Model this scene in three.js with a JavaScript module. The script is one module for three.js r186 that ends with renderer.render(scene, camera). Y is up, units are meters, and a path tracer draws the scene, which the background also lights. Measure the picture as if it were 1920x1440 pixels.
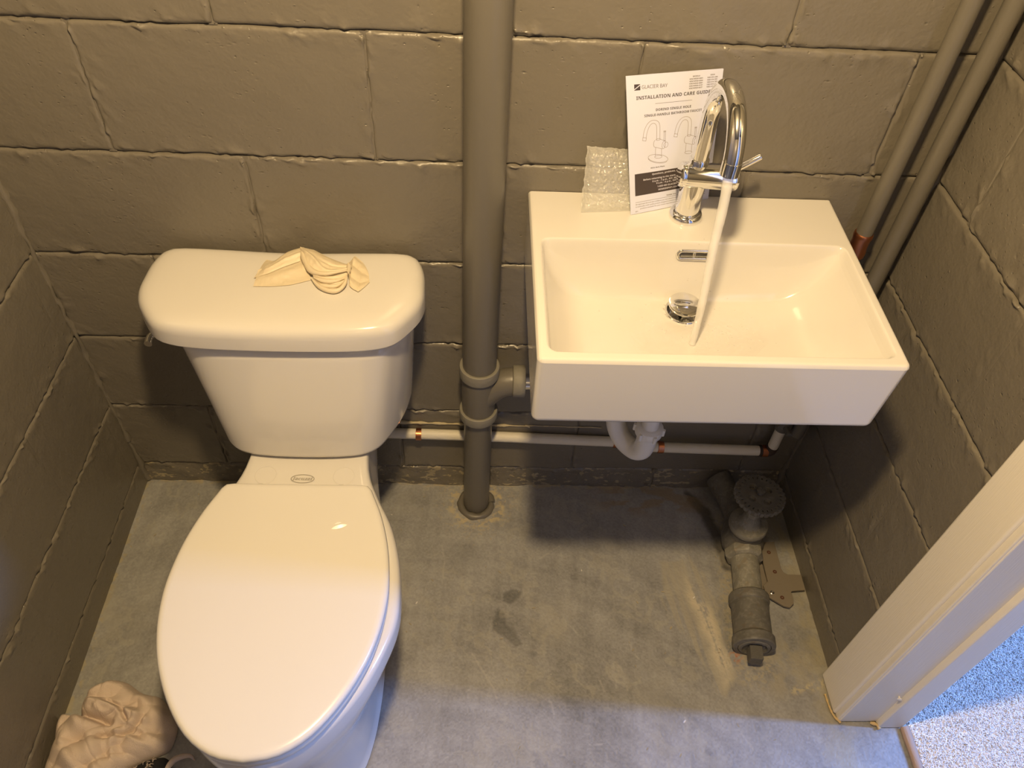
import * as THREE from 'three';
import { RectAreaLightUniformsLib } from 'three/addons/lights/RectAreaLightUniformsLib.js';
import { RoundedBoxGeometry } from 'three/addons/geometries/RoundedBoxGeometry.js';
import { mergeGeometries, mergeVertices, toCreasedNormals } from 'three/addons/utils/BufferGeometryUtils.js';

/* ---------- camera, light, exposure ---------- */
const scene = new THREE.Scene();
scene.background = new THREE.Color(0.25, 0.42, 0.8);
const camera = new THREE.PerspectiveCamera(2 * Math.atan(720 / 1476.6) * 180 / Math.PI, 4 / 3, 0.02, 50);
camera.position.set(0.7685, 1.5733, 1.0946);
camera.rotation.set(-0.835, -0.0694, 0.0709, 'YXZ');
scene.add(camera);
const renderer = new THREE.WebGLRenderer({ antialias: true });
renderer.toneMapping = THREE.LinearToneMapping;
renderer.toneMappingExposure = 1.0;
renderer.shadowMap.enabled = true;
RectAreaLightUniformsLib.init();
const LAMP = { pos: [0.77, 1.95, 0.755], color: [1, 0.72, 0.37], intensity: 7.0 };      // warm bulb under the ceiling
const DAY = { color: [0.2, 0.4, 1.0], intensity: 270, x: 2.48, z: 0.642, w: 0.05, y: 1.2, h: 0.8 }; // tall narrow window in the next room

/* ---------- small maths ---------- */
function rng(seed) { let a = seed >>> 0; return () => { a = (a + 0x6d2b79f5) >>> 0; let t = Math.imul(a ^ (a >>> 15), 1 | a); t = (t + Math.imul(t ^ (t >>> 7), 61 | t)) ^ t; return ((t ^ (t >>> 14)) >>> 0) / 4294967296; }; }
const hash = (x, y, s) => { let h = Math.imul(x, 374761393) ^ Math.imul(y, 668265263) ^ Math.imul(s, 974634777); h = Math.imul(h ^ (h >>> 13), 1274126177); return ((h ^ (h >>> 16)) >>> 0) / 4294967296; };
function vn(x, y, s = 0, per = 0) {           // value noise in 0..1, periodic when per > 0
  const xi = Math.floor(x), yi = Math.floor(y); let fx = x - xi, fy = y - yi;
  fx = fx * fx * (3 - 2 * fx); fy = fy * fy * (3 - 2 * fy);
  const w = per ? (v) => ((v % per) + per) % per : (v) => v;
  const a = hash(w(xi), w(yi), s), b = hash(w(xi + 1), w(yi), s), c = hash(w(xi), w(yi + 1), s), d = hash(w(xi + 1), w(yi + 1), s);
  return a + (b - a) * fx + (c - a) * fy + (a - b - c + d) * fx * fy;
}
function fbm(x, y, s = 0, o = 4, per = 0) { let v = 0, a = 0.5, t = 0; for (let i = 0; i < o; i++) { v += a * vn(x, y, s + i * 17, per); t += a; a *= 0.5; x *= 2; y *= 2; per *= 2; } return v / t; }
const clamp = (v, a = 0, b = 1) => Math.min(b, Math.max(a, v));
const sm = (a, b, v) => { const t = clamp((v - a) / (b - a)); return t * t * (3 - 2 * t); };
const lerp = (a, b, t) => a + (b - a) * t;
const toS = (c) => Math.round(255 * (c <= 0.0031308 ? 12.92 * c : 1.055 * Math.pow(clamp(c), 1 / 2.4) - 0.055));
function inPoly(p, x, z) { let c = false; for (let i = 0, j = p.length - 1; i < p.length; j = i++) if ((p[i][1] > z) !== (p[j][1] > z) && x < ((p[j][0] - p[i][0]) * (z - p[i][1])) / (p[j][1] - p[i][1]) + p[i][0]) c = !c; return c; }
function segD(x, z, a, b) { const dx = b[0] - a[0], dz = b[1] - a[1], t = clamp(((x - a[0]) * dx + (z - a[1]) * dz) / (dx * dx + dz * dz + 1e-12)); return Math.hypot(x - a[0] - t * dx, z - a[1] - t * dz); }
function lineD(x, z, l) { let d = 9; for (let i = 0; i + 1 < l.length; i++) d = Math.min(d, segD(x, z, l[i], l[i + 1])); return d; }
function polyD(p, x, z) { let d = 9; for (let i = 0; i < p.length; i++) d = Math.min(d, segD(x, z, p[i], p[(i + 1) % p.length])); return inPoly(p, x, z) ? d : -d; }

/* ---------- textures ---------- */
function tex(n, f, { srgb = false, m = n, repeat = true } = {}) {
  const d = new Uint8Array(n * m * 4);
  for (let y = 0; y < m; y++) for (let x = 0; x < n; x++) {
    const c = f(x, y), i = (y * n + x) * 4;
    if (Array.isArray(c)) { d[i] = c[0]; d[i + 1] = c[1]; d[i + 2] = c[2]; } else d[i] = d[i + 1] = d[i + 2] = Math.round(255 * clamp(c));
    d[i + 3] = 255;
  }
  const t = new THREE.DataTexture(d, n, m); t.magFilter = THREE.LinearFilter; t.minFilter = THREE.LinearFilter;
  if (repeat) t.wrapS = t.wrapT = THREE.RepeatWrapping;
  if (srgb) t.colorSpace = THREE.SRGBColorSpace;
  t.needsUpdate = true; return t;
}
function cv(w, h, draw) { const c = document.createElement('canvas'); c.width = w; c.height = h; draw(c.getContext('2d')); const t = new THREE.CanvasTexture(c); t.colorSpace = THREE.SRGBColorSpace; t.magFilter = THREE.LinearFilter; return t; }

// paint over concrete block: roller texture, open pores and paint nibs; one tile is 0.5 m
const paintBump = (() => {
  const n = 1024, h = new Float32Array(n * n), r = rng(5);
  for (let y = 0; y < n; y++) for (let x = 0; x < n; x++) {
    const u = x / n, v = y / n;
    h[y * n + x] = 0.5 + 0.13 * (fbm(u * 110, v * 110, 3, 2, 110) - 0.5) + 0.22 * (fbm(u * 26, v * 26, 9, 3, 26) - 0.5) + 0.3 * (fbm(u * 7, v * 7, 21, 2, 7) - 0.5);
  }
  const dot = (cx, cy, rad, amp, sx, sy) => { for (let j = -Math.ceil(rad * 2); j <= rad * 2; j++) for (let i = -Math.ceil(rad * 2); i <= rad * 2; i++) { const d = (i / sx) ** 2 + (j / sy) ** 2; const k = ((cy + j + n) % n) * n + ((cx + i + n) % n); h[k] += amp * Math.exp(-d / (rad * rad * 0.35)); } };
  for (let i = 0; i < 800; i++) { const cx = Math.floor(r() * n), cy = Math.floor(r() * n); if (fbm(cx / n * 5, cy / n * 5, 31, 2, 5) < 0.44 + 0.2 * r()) continue; dot(cx, cy, 2 + 4.5 * r() * r(), (r() < 0.6 ? -1 : 0.7) * (0.14 + 0.3 * r()), 0.7 + r() * 1.3, 0.6 + r() * 0.7); }
  return tex(n, (x, y) => h[y * n + x]);
})();
// lowest course: the wall paint with flakes of an older cream coat showing
const flakeMap = tex(1024, (x, y) => { const u = x / 1024, v = y / 1024, n = fbm(u * 40, v * 70, 521, 4, 40), m = fbm(u * 9, v * 9, 527, 2, 9), k = sm(0.66, 0.7, n + 0.26 * (m - 0.5)), d = 0.172 * (0.9 + 0.2 * fbm(u * 20, v * 20, 531, 3, 20)); return [toS(lerp(d, 0.36, k)), toS(lerp(d * 0.9, 0.31, k)), toS(lerp(d * 0.74, 0.2, k))]; }, { srgb: true });
const ironMap = tex(512, (x, y) => { const k = 0.66 + 0.34 * (fbm(x / 512 * 30, y / 512 * 30, 501, 4, 30) - 0.5), sp = sm(0.6, 0.68, fbm(x / 512 * 90, y / 512 * 90, 507, 3, 90)) * 0.16, ru = sm(0.66, 0.76, fbm(x / 512 * 34, y / 512 * 34, 511, 3, 34)) * 0.1; return [toS(k + sp), toS(k + sp - ru * 0.5), toS(k * 0.96 + sp - ru)]; }, { srgb: true });
const paintRough = tex(512, (x, y) => 0.40 + 0.28 * fbm(x / 512 * 9, y / 512 * 9, 77, 4, 9));
const fineBump = tex(512, (x, y) => 0.5 + 0.5 * (fbm(x / 512 * 60, y / 512 * 60, 41, 3, 60) - 0.5));

// painted concrete floor, 1.75 m square from (-0.05, -0.05); stains, dust and chips where the photograph shows them
const FS = 1.75, FN = 2048;
const DUST = [[1.191, 0.202], [1.261, 0.187], [1.294, 0.241], [1.309, 0.33], [1.311, 0.413], [1.306, 0.491], [1.283, 0.518], [1.267, 0.502], [1.25, 0.447], [1.208, 0.367], [1.178, 0.293]];
const CORE = [[1.246, 0.241], [1.267, 0.293], [1.295, 0.33], [1.303, 0.407], [1.307, 0.469], [1.286, 0.491], [1.275, 0.436], [1.263, 0.378], [1.243, 0.293]];
const DUSTR = [[1.378, 0.424], [1.421, 0.389], [1.49, 0.33], [1.512, 0.365], [1.5, 0.458], [1.44, 0.491], [1.382, 0.502], [1.368, 0.469]];
const WET = [[[0.834, 0.283], [0.857, 0.273], [0.878, 0.281], [0.874, 0.296], [0.851, 0.311], [0.836, 0.302]], [[0.824, 0.321], [0.839, 0.33], [0.845, 0.357], [0.867, 0.38], [0.875, 0.398], [0.861, 0.406], [0.839, 0.386], [0.816, 0.371], [0.815, 0.351]]];
const SCR = [[[1.03, 0.47], [1.04, 0.5]], [[0.9, 0.5], [0.93, 0.52], [0.935, 0.55]], [[1.0, 0.6], [1.03, 0.598]], [[1.3, 0.58], [1.318, 0.61]], [[0.92, 0.2], [0.97, 0.165]], [[1.12, 0.27], [1.135, 0.285]], [[0.772, 0.421], [0.79, 0.45], [0.816, 0.492], [0.822, 0.513]], [[1.194, 0.549], [1.197, 0.564], [1.19, 0.594]], [[0.98, 0.36], [1.0, 0.385]], [[1.1, 0.4], [1.115, 0.43]], [[0.7, 0.17], [0.708, 0.21], [0.706, 0.25]], [[1.06, 0.455], [1.067, 0.47], [1.062, 0.49]]];
const specks = (() => { const r = rng(99), o = []; for (let i = 0; i < 300; i++) o.push([r() * 1.6, r() * 0.9, 0.0006 + 0.002 * r() ** 3, r() * 3.14, r()]); return o; })();
const floorData = (() => {
  const n = FN, col = new Uint8Array(n * n * 4), hgt = new Float32Array(n * n);
  for (let j = 0; j < n; j++) for (let i = 0; i < n; i++) {
    const x = i / n * FS - 0.05, z = j / n * FS - 0.05;
    const w = 0.02 * (fbm(x * 30, z * 30, 4, 3) - 0.5);
    const blot = fbm(x * 5 + w * 20, z * 5, 11, 4), brush = fbm(x * 60 + 5 * z, z * 9 - x * 3, 13, 3), mid = fbm(x * 17, z * 17, 71, 3), fine = fbm(x * 260, z * 260, 15, 2), arc = fbm(Math.hypot(x - 0.6, z - 1.4) * 46, Math.atan2(z - 1.4, x - 0.6) * 9, 18, 3);
    let v = 0.31 * (0.66 + 0.46 * blot + 0.2 * (mid - 0.5) + 0.26 * (brush - 0.5) + 0.3 * (fine - 0.5) + 0.32 * (arc - 0.5));
    let r = v, g = v * 1.0, b = v * 0.99, h = 0.5 + 0.25 * (fine - 0.5) + 0.5 * (mid - 0.5);
    const mixc = (k, cr, cg, cb) => { k = clamp(k); r = lerp(r, cr, k); g = lerp(g, cg, k); b = lerp(b, cb, k); };
    // plaster-coloured dust beside the old valve, in wiped streaks
    const xs = x - 0.17 * (z - 0.3), streak = fbm(xs * 120, z * 7, 23, 4), grit = fbm(x * 180, z * 180, 24, 3);
    if (x > 1.0 && z < 0.7) {
      const d1 = polyD(DUST, x + w, z + w), d2 = polyD(CORE, x + w, z + w * 0.6), d3 = polyD(DUSTR, x + w * 1.5, z + w);
      mixc(sm(-0.003, 0.009, d1) * sm(0.26, 0.58, streak) * 0.62, 0.37, 0.34, 0.265);
      mixc(sm(-0.012, 0.014, d2) * sm(0.32, 0.54, streak * 0.6 + grit * 0.4) * 0.9, 0.54, 0.485, 0.365);
      mixc(sm(-0.03, 0.03, d3) * sm(0.36, 0.66, fbm(x * 40, z * 40, 26, 4)) * 0.7, 0.33, 0.3, 0.225);
      mixc(sm(0.05, 0.0, Math.abs(x - 1.495 + w)) * sm(0.3, 0.6, fbm(x * 55, z * 30, 27, 4)) * 0.7, 0.33, 0.3, 0.22);
      const dv = segD(x, z, [1.385, 0.12], [1.349, 0.44]);
      mixc(sm(0.065, 0.035, dv + w) * sm(0.38, 0.6, grit) * 0.7, 0.36, 0.32, 0.235);
      mixc(sm(0.02, 0.0, Math.hypot(x - 1.322, z - 0.425)) * sm(0.4, 0.55, grit), 0.36, 0.1, 0.03);
      mixc(sm(0.02, 0.006, lineD(x + w, z, [[1.288, 0.027], [1.319, 0.072], [1.337, 0.145], [1.348, 0.214]])) * 0.8, 0.06, 0.055, 0.05);
      mixc(sm(0.012, 0, segD(x + w * 2, z, [1.424, 0.497], [1.5, 0.478])) * sm(0.4, 0.6, grit) * 0.8, 0.46, 0.4, 0.26);
    }
    if (z < 0.09) { // clay-coloured wear along the back wall
      mixc(sm(0.07, 0.02, Math.abs(z - 0.03)) * sm(1.02, 1.12, x) * sm(1.34, 1.28, x) * sm(0.4, 0.6, fbm(x * 25, z * 60, 33, 4)) * 0.6, 0.3, 0.22, 0.12);
      mixc(sm(0.012, 0.0, z + w * 0.8) * sm(0.4, 0.6, fbm(x * 60, z * 90, 34, 3)) * 0.75, 0.42, 0.35, 0.22);
    }
    const dp = Math.hypot(x - 0.776, z - 0.055); // chipped ring round the drain stack
    if (dp < 0.14) mixc(sm(0.012, 0.0, Math.abs(dp - 0.058 - w)) * sm(0.42, 0.56, fbm(x * 90, z * 90, 36, 3)) * 0.85 + sm(0.12, 0.05, dp) * sm(0.58, 0.68, grit) * 0.5, 0.47, 0.39, 0.24);
    if (x < 0.05) mixc(sm(0.016, 0.004, x + w * 0.8) * sm(0.52, 0.6, fbm(x * 70, z * 60, 37, 4)) * 0.7, 0.38, 0.33, 0.21);
    for (const p of WET) if (Math.abs(x - 0.845) < 0.05 && Math.abs(z - 0.34) < 0.09) { const k = sm(-0.004, 0.004, polyD(p, x + w * 0.4, z + w * 0.4)); r *= 1 - 0.36 * k; g *= 1 - 0.36 * k; b *= 1 - 0.36 * k; }
    for (let q = 0; q < SCR.length; q++) { const s = SCR[q]; if (Math.abs(x - s[0][0]) < 0.1 && Math.abs(z - s[0][1]) < 0.12) mixc(sm(0.0034, 0.0006, lineD(x + w * 0.25, z, s)) * 0.35 * sm(0.25, 0.5, grit), 0.45, 0.43, 0.4); }
    mixc(sm(0.62, 0.75, fbm(x * 13 + w * 40, z * 13, 44, 4)) * 0.3, 0.3, 0.29, 0.26);
    mixc(sm(0.6, 0.72, fbm(x * 24 + w * 160, z * 15 + w * 90, 46, 4)) * 0.3, 0.4, 0.38, 0.32);
    const k = (j * n + i) * 4; col[k] = toS(r); col[k + 1] = toS(g); col[k + 2] = toS(b); col[k + 3] = 255; hgt[j * n + i] = h;
  }
  for (const [x, z, rad, a, t] of specks) {  // paint and plaster flecks
    const c = t < 0.6 ? [150, 142, 122] : t < 0.9 ? [166, 154, 126] : [214, 210, 202], R = Math.ceil(rad * 2.4 / FS * n), ci = Math.round((x + 0.05) / FS * n), cj = Math.round((z + 0.05) / FS * n);
    for (let j = -R; j <= R; j++) for (let i = -R; i <= R; i++) {
      const u = (i * Math.cos(a) + j * Math.sin(a)) * FS / n, w = (j * Math.cos(a) - i * Math.sin(a)) * FS / n, d = (u / (rad * 1.7)) ** 2 + (w / (rad * 0.6)) ** 2, k = ((cj + j) * n + ci + i) * 4;
      if (d < 1 && ci + i >= 0 && ci + i < n && cj + j >= 0 && cj + j < n) { col[k] = c[0]; col[k + 1] = c[1]; col[k + 2] = c[2]; hgt[k / 4] += 0.25; }
    }
  }
  return { col, hgt };
})();
const floorMap = tex(FN, (x, y) => { const k = (y * FN + x) * 4, c = floorData.col; return [c[k], c[k + 1], c[k + 2]]; }, { srgb: true, repeat: false });
const floorBump = tex(FN, (x, y) => floorData.hgt[y * FN + x], { repeat: false });

/* ---------- materials ---------- */
const std = (o) => new THREE.MeshStandardMaterial({ side: THREE.DoubleSide, ...o });
const phy = (o) => new THREE.MeshPhysicalMaterial({ side: THREE.DoubleSide, ...o });
const lin = (r, g, b) => new THREE.Color().setRGB(r, g, b);
const M = {
  wall: std({ color: lin(0.172, 0.155, 0.127), roughness: 0.66, roughnessMap: paintRough, bumpMap: paintBump, bumpScale: 0.0028 }),
  wallRough: std({ color: 0xffffff, map: flakeMap, roughness: 0.6, roughnessMap: paintRough, bumpMap: paintBump, bumpScale: 0.006 }),
  floor: std({ color: 0xffffff, map: floorMap, bumpMap: floorBump, bumpScale: 0.0022, roughness: 0.52 }),
  ceiling: std({ color: lin(0.08, 0.075, 0.065), roughness: 0.8 }),
  stack: std({ color: lin(0.142, 0.13, 0.108), roughness: 0.38, bumpMap: fineBump, bumpScale: 0.0006 }),
  stackWorn: std({ color: lin(0.21, 0.198, 0.165), roughness: 0.6, bumpMap: fineBump, bumpScale: 0.0016 }),
  porcelain: phy({ color: lin(0.68, 0.66, 0.63), roughness: 0.16, clearcoat: 0.35, clearcoatRoughness: 0.05 }),
  seat: std({ color: lin(0.7, 0.68, 0.64), roughness: 0.24 }),
  chrome: std({ color: lin(0.83, 0.83, 0.82), metalness: 1, roughness: 0.06 }),
  chromeDull: std({ color: lin(0.6, 0.58, 0.55), metalness: 1, roughness: 0.22 }),
  dark: std({ color: lin(0.012, 0.012, 0.012), roughness: 0.7 }),
  copper: std({ color: lin(0.5, 0.2, 0.1), metalness: 1, roughness: 0.33 }),
  copperDull: std({ color: lin(0.06, 0.04, 0.03), metalness: 0.2, roughness: 0.7 }),
  whitePipe: std({ color: lin(0.7, 0.66, 0.56), roughness: 0.5, bumpMap: fineBump, bumpScale: 0.0012 }),
  pvc: std({ color: lin(0.8, 0.79, 0.77), roughness: 0.35 }),
  iron: std({ color: lin(0.19, 0.18, 0.16), map: ironMap, roughness: 0.55, bumpMap: fineBump, bumpScale: 0.0022 }),
  ironWorn: std({ color: lin(0.34, 0.325, 0.28), map: ironMap, roughness: 0.6, bumpMap: fineBump, bumpScale: 0.002 }),
  plate: std({ color: lin(0.2, 0.17, 0.13), roughness: 0.6, bumpMap: fineBump, bumpScale: 0.0008 }),
  trim: std({ color: lin(0.82, 0.78, 0.7), roughness: 0.42, bumpMap: fineBump, bumpScale: 0.0005 }),
  strip: std({ color: lin(0.42, 0.3, 0.22), roughness: 0.7, bumpMap: fineBump, bumpScale: 0.001 }),
  carpet: std({ color: lin(0.74, 0.7, 0.66), roughness: 0.95 }),
  hall: std({ color: lin(0.1, 0.085, 0.07), roughness: 0.85 }),
  caulk: std({ color: lin(0.55, 0.4, 0.19), roughness: 0.7 }),
  water: phy({ color: lin(0.97, 0.97, 0.97), roughness: 0.22, transmission: 0.55, thickness: 0, ior: 1.33 }),
  drop: phy({ color: 0xffffff, roughness: 0.04, transmission: 0.85, thickness: 0, ior: 1.33, clearcoat: 1, clearcoatRoughness: 0.03 }),
  bubble: phy({ color: lin(0.97, 0.97, 0.95), roughness: 0.1, transmission: 0.78, thickness: 0, ior: 1.5, clearcoat: 0.6, clearcoatRoughness: 0.06 }),
  film: phy({ color: lin(0.98, 0.98, 0.94), roughness: 0.3 }),
  print: std({ color: lin(0.3, 0.3, 0.3), roughness: 0.4 }),
};

/* ---------- geometry helpers ---------- */
const V = (a) => new THREE.Vector3(a[0], a[1], a[2]);
function build(pos, idx, uv) { const g = new THREE.BufferGeometry(); g.setAttribute('position', new THREE.Float32BufferAttribute(pos, 3)); g.setAttribute('uv', new THREE.Float32BufferAttribute(uv, 2)); g.setIndex(idx); g.computeVertexNormals(); return g; }
function grid(us, vs, f, uvf) {
  const pos = [], uv = [], idx = [], nu = us.length, nv = vs.length;
  for (let j = 0; j < nv; j++) for (let i = 0; i < nu; i++) { const p = f(us[i], vs[j]); pos.push(p[0], p[1], p[2]); const t = uvf ? uvf(us[i], vs[j]) : [us[i], vs[j]]; uv.push(t[0], t[1]); }
  for (let j = 0; j + 1 < nv; j++) for (let i = 0; i + 1 < nu; i++) { const a = j * nu + i; idx.push(a, a + 1, a + nu, a + 1, a + nu + 1, a + nu); }
  return build(pos, idx, uv);
}
const span = (a, b, n) => Array.from({ length: n + 1 }, (_, i) => a + (b - a) * i / n);
function outward(g) { // closed meshes face out
  const p = g.attributes.position, ix = g.index; let v = 0; const a = new THREE.Vector3(), b = new THREE.Vector3(), c = new THREE.Vector3();
  for (let i = 0; i < ix.count; i += 3) { a.fromBufferAttribute(p, ix.getX(i)); b.fromBufferAttribute(p, ix.getX(i + 1)); c.fromBufferAttribute(p, ix.getX(i + 2)); v += a.dot(b.cross(c)); }
  if (v < 0) { const d = ix.array; for (let i = 0; i < d.length; i += 3) { const t = d[i]; d[i] = d[i + 1]; d[i + 1] = t; } g.computeVertexNormals(); }
  return g;
}
function loft(rings, capA = true, capB = true, crease = 0) {
  const n = rings[0].length, pos = [], uv = [], idx = []; let acc = 0;
  rings.forEach((r, k) => { if (k) acc += V(r[0]).distanceTo(V(rings[k - 1][0])) + 1e-4; let l = 0; r.forEach((p, i) => { if (i) l += Math.hypot(p[0] - r[i - 1][0], p[1] - r[i - 1][1], p[2] - r[i - 1][2]); pos.push(...p); uv.push(l * 2, acc * 2); }); });
  for (let k = 0; k + 1 < rings.length; k++) for (let i = 0; i < n; i++) { const a = k * n + i, b = k * n + (i + 1) % n; idx.push(a, b, a + n, b, b + n, a + n); }
  const cap = (k, flip) => { const c = [0, 0, 0]; rings[k].forEach((p) => { c[0] += p[0] / n; c[1] += p[1] / n; c[2] += p[2] / n; }); const o = pos.length / 3; pos.push(...c); uv.push(0, 0); for (let i = 0; i < n; i++) { const a = k * n + i, b = k * n + (i + 1) % n; flip ? idx.push(o, a, b) : idx.push(o, b, a); } };
  if (capA) cap(0, false); if (capB) cap(rings.length - 1, true);
  let g = outward(build(pos, idx, uv)); if (crease) g = toCreasedNormals(g, crease); return g;
}
// strips of rings with their own normals: list of { ring: [[x,y,z],...], nor: [[x,y,z],...] } per row; a row may repeat with another normal at a sharp edge
function strips(rows, radial) {
  const pos = [], nor = [], uv = [], idx = []; let acc = 0;
  rows.forEach((r, k) => { if (k) acc += V(r.ring[0]).distanceTo(V(rows[k - 1].ring[0])); for (let i = 0; i <= radial; i++) { const p = r.ring[i % radial], q = r.nor[i % radial]; pos.push(...p); nor.push(...q); uv.push(i / radial * 0.4, acc * 2); } });
  for (let k = 0; k + 1 < rows.length; k++) if (!rows[k + 1].cut) for (let i = 0; i < radial; i++) { const a = k * (radial + 1) + i; idx.push(a, a + 1, a + radial + 1, a + 1, a + radial + 2, a + radial + 1); }
  const g = new THREE.BufferGeometry(); g.setAttribute('position', new THREE.Float32BufferAttribute(pos, 3)); g.setAttribute('normal', new THREE.Float32BufferAttribute(nor, 3)); g.setAttribute('uv', new THREE.Float32BufferAttribute(uv, 2)); g.setIndex(idx);
  // make the winding agree with the normals
  const [i0, i1, i2] = [idx[0], idx[1], idx[2]], mid = Math.floor(idx.length / 6) * 3; let s = 0; void i0; void i1; void i2;
  for (const o of [0, mid, idx.length - 3]) { const A = V(pos.slice(idx[o] * 3, idx[o] * 3 + 3)), B = V(pos.slice(idx[o + 1] * 3, idx[o + 1] * 3 + 3)), C = V(pos.slice(idx[o + 2] * 3, idx[o + 2] * 3 + 3)); s += Math.sign(B.sub(A).cross(C.sub(A)).dot(V(nor.slice(idx[o] * 3, idx[o] * 3 + 3)))); }
  if (s < 0) { const d = g.index.array; for (let i = 0; i < d.length; i += 3) { const t = d[i]; d[i] = d[i + 1]; d[i + 1] = t; } }
  return g;
}
function sweep(pts, rad, radial = 20, seg = 0, caps = true) {
  const c = pts.length === 2 ? new THREE.LineCurve3(V(pts[0]), V(pts[1])) : new THREE.CatmullRomCurve3(pts.map(V), false, 'centripetal');
  const n = seg || (pts.length === 2 ? 1 : pts.length * 8), fr = c.computeFrenetFrames(n, false), rows = [];
  const row = (k, r, m) => { const P = c.getPointAt(k / n), ring = [], nor = []; for (let i = 0; i < radial; i++) { const a = i / radial * 2 * Math.PI, d = fr.normals[k].clone().multiplyScalar(Math.cos(a)).addScaledVector(fr.binormals[k], Math.sin(a)), q = P.clone().addScaledVector(d, r); ring.push(q.toArray()); nor.push((m ? fr.tangents[k].clone().multiplyScalar(m) : d).toArray()); } return { ring, nor }; };
  const R = (k) => typeof rad === 'function' ? rad(k / n) : rad;
  if (caps) { rows.push(row(0, 1e-5, -1), row(0, R(0), -1), { ...row(0, R(0), 0), cut: true }); } else rows.push(row(0, R(0), 0));
  for (let k = 1; k <= n; k++) rows.push(row(k, R(k), 0));
  if (caps) rows.push({ ...row(n, R(n), 1), cut: true }, row(n, 1e-5, 1));
  return strips(rows, radial);
}
function revolve(profile, o, dir, radial = 48, crease = 0.6, open = false) { // profile [radius, distance along dir]
  const d = V(dir).normalize(), a = Math.abs(d.y) > 0.9 ? new THREE.Vector3(1, 0, 0) : new THREE.Vector3(0, 1, 0), u = a.clone().cross(d).normalize(), w = d.clone().cross(u), O = V(o);
  let P = profile.map(([r, t]) => [Math.max(r, 1e-5), t]); P = P.filter((p, i) => !i || Math.hypot(p[0] - P[i - 1][0], p[1] - P[i - 1][1]) > 1e-7);
  if (!open && P[0][0] > 1e-4) P.unshift([1e-5, P[0][1]]); if (!open && P[P.length - 1][0] > 1e-4) P.push([1e-5, P[P.length - 1][1]]);
  let area = 0; for (let i = 0; i < P.length; i++) { const p = P[i], q = P[(i + 1) % P.length]; area += p[0] * q[1] - q[0] * p[1]; }
  const sg = area > 0 ? 1 : -1, sn = []; for (let i = 0; i + 1 < P.length; i++) { const dr = P[i + 1][0] - P[i][0], dt = P[i + 1][1] - P[i][1], l = Math.hypot(dr, dt); sn.push([sg * dt / l, -sg * dr / l]); }
  const flat = radial <= 16;
  const row = (p, n2, cut) => { const ring = [], nor = []; for (let i = 0; i < radial; i++) { const f = i / radial * 2 * Math.PI, e = u.clone().multiplyScalar(Math.cos(f)).addScaledVector(w, Math.sin(f)); ring.push(O.clone().addScaledVector(d, p[1]).addScaledVector(e, p[0]).toArray()); nor.push(e.multiplyScalar(n2[0]).addScaledVector(d, n2[1]).normalize().toArray()); } return { ring, nor, cut }; };
  const rows = [];
  for (let i = 0; i < P.length; i++) { const A = sn[i - 1], B = sn[i]; if (!A) rows.push(row(P[i], B)); else if (!B) rows.push(row(P[i], A)); else if (Math.acos(clamp(A[0] * B[0] + A[1] * B[1], -1, 1)) < crease) rows.push(row(P[i], [A[0] + B[0], A[1] + B[1]])); else { rows.push(row(P[i], A)); rows.push(row(P[i], B, true)); } }
  const g = strips(rows, radial); return flat ? toCreasedNormals(g, 0.3) : g;
}
function rbox(x0, x1, y0, y1, z0, z1, r = 0.002, s = 2) { const g = new RoundedBoxGeometry(x1 - x0, y1 - y0, z1 - z0, s, Math.min(r, (x1 - x0) / 2.01, (y1 - y0) / 2.01, (z1 - z0) / 2.01)); g.translate((x0 + x1) / 2, (y0 + y1) / 2, (z0 + z1) / 2); return g; }
function merge(list) { return mergeGeometries(list.map((g) => { g = g.index ? g.toNonIndexed() : g; for (const k of Object.keys(g.attributes)) if (!['position', 'normal', 'uv'].includes(k)) g.deleteAttribute(k); return g; })); }

/* ---------- objects ---------- */
const taken = {};
const numbered = (n) => { taken[n] = (taken[n] ?? -1) + 1; return taken[n] ? n + '_' + String(taken[n]).padStart(3, '0') : n; };
function part(name, geo, mat, parent, label) {
  const m = new THREE.Mesh(geo, mat); m.castShadow = m.receiveShadow = true;
  if (parent === scene) m.name = numbered(name); else { parent.userData.n ??= {}; const k = parent.userData.n[name] = (parent.userData.n[name] ?? -1) + 1; m.name = k ? name + '_' + String(k).padStart(3, '0') : name; }
  if (label) m.userData.label = label; parent.add(m); return m;
}
function thing(name, label, category, pos = [0, 0, 0], group) { const o = new THREE.Group(); o.name = numbered(name); o.position.set(...pos); o.userData = { label, category }; if (group) o.userData.group = group; scene.add(o); return o; }
function struct(name, label) { const o = new THREE.Group(); o.name = numbered(name); o.userData = { kind: 'structure', label }; scene.add(o); return o; }
function shift(g, p) { g.translate(-p[0], -p[1], -p[2]); return g; }

/* ================= the room ================= */
const W = 1.51, JOINT = [-0.001, 0.067, 0.2702, 0.4734, 0.6766, 0.8798, 1.083, 1.2862, 1.4894];
const FAR = 1.75, TOP = 2.12;
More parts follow.
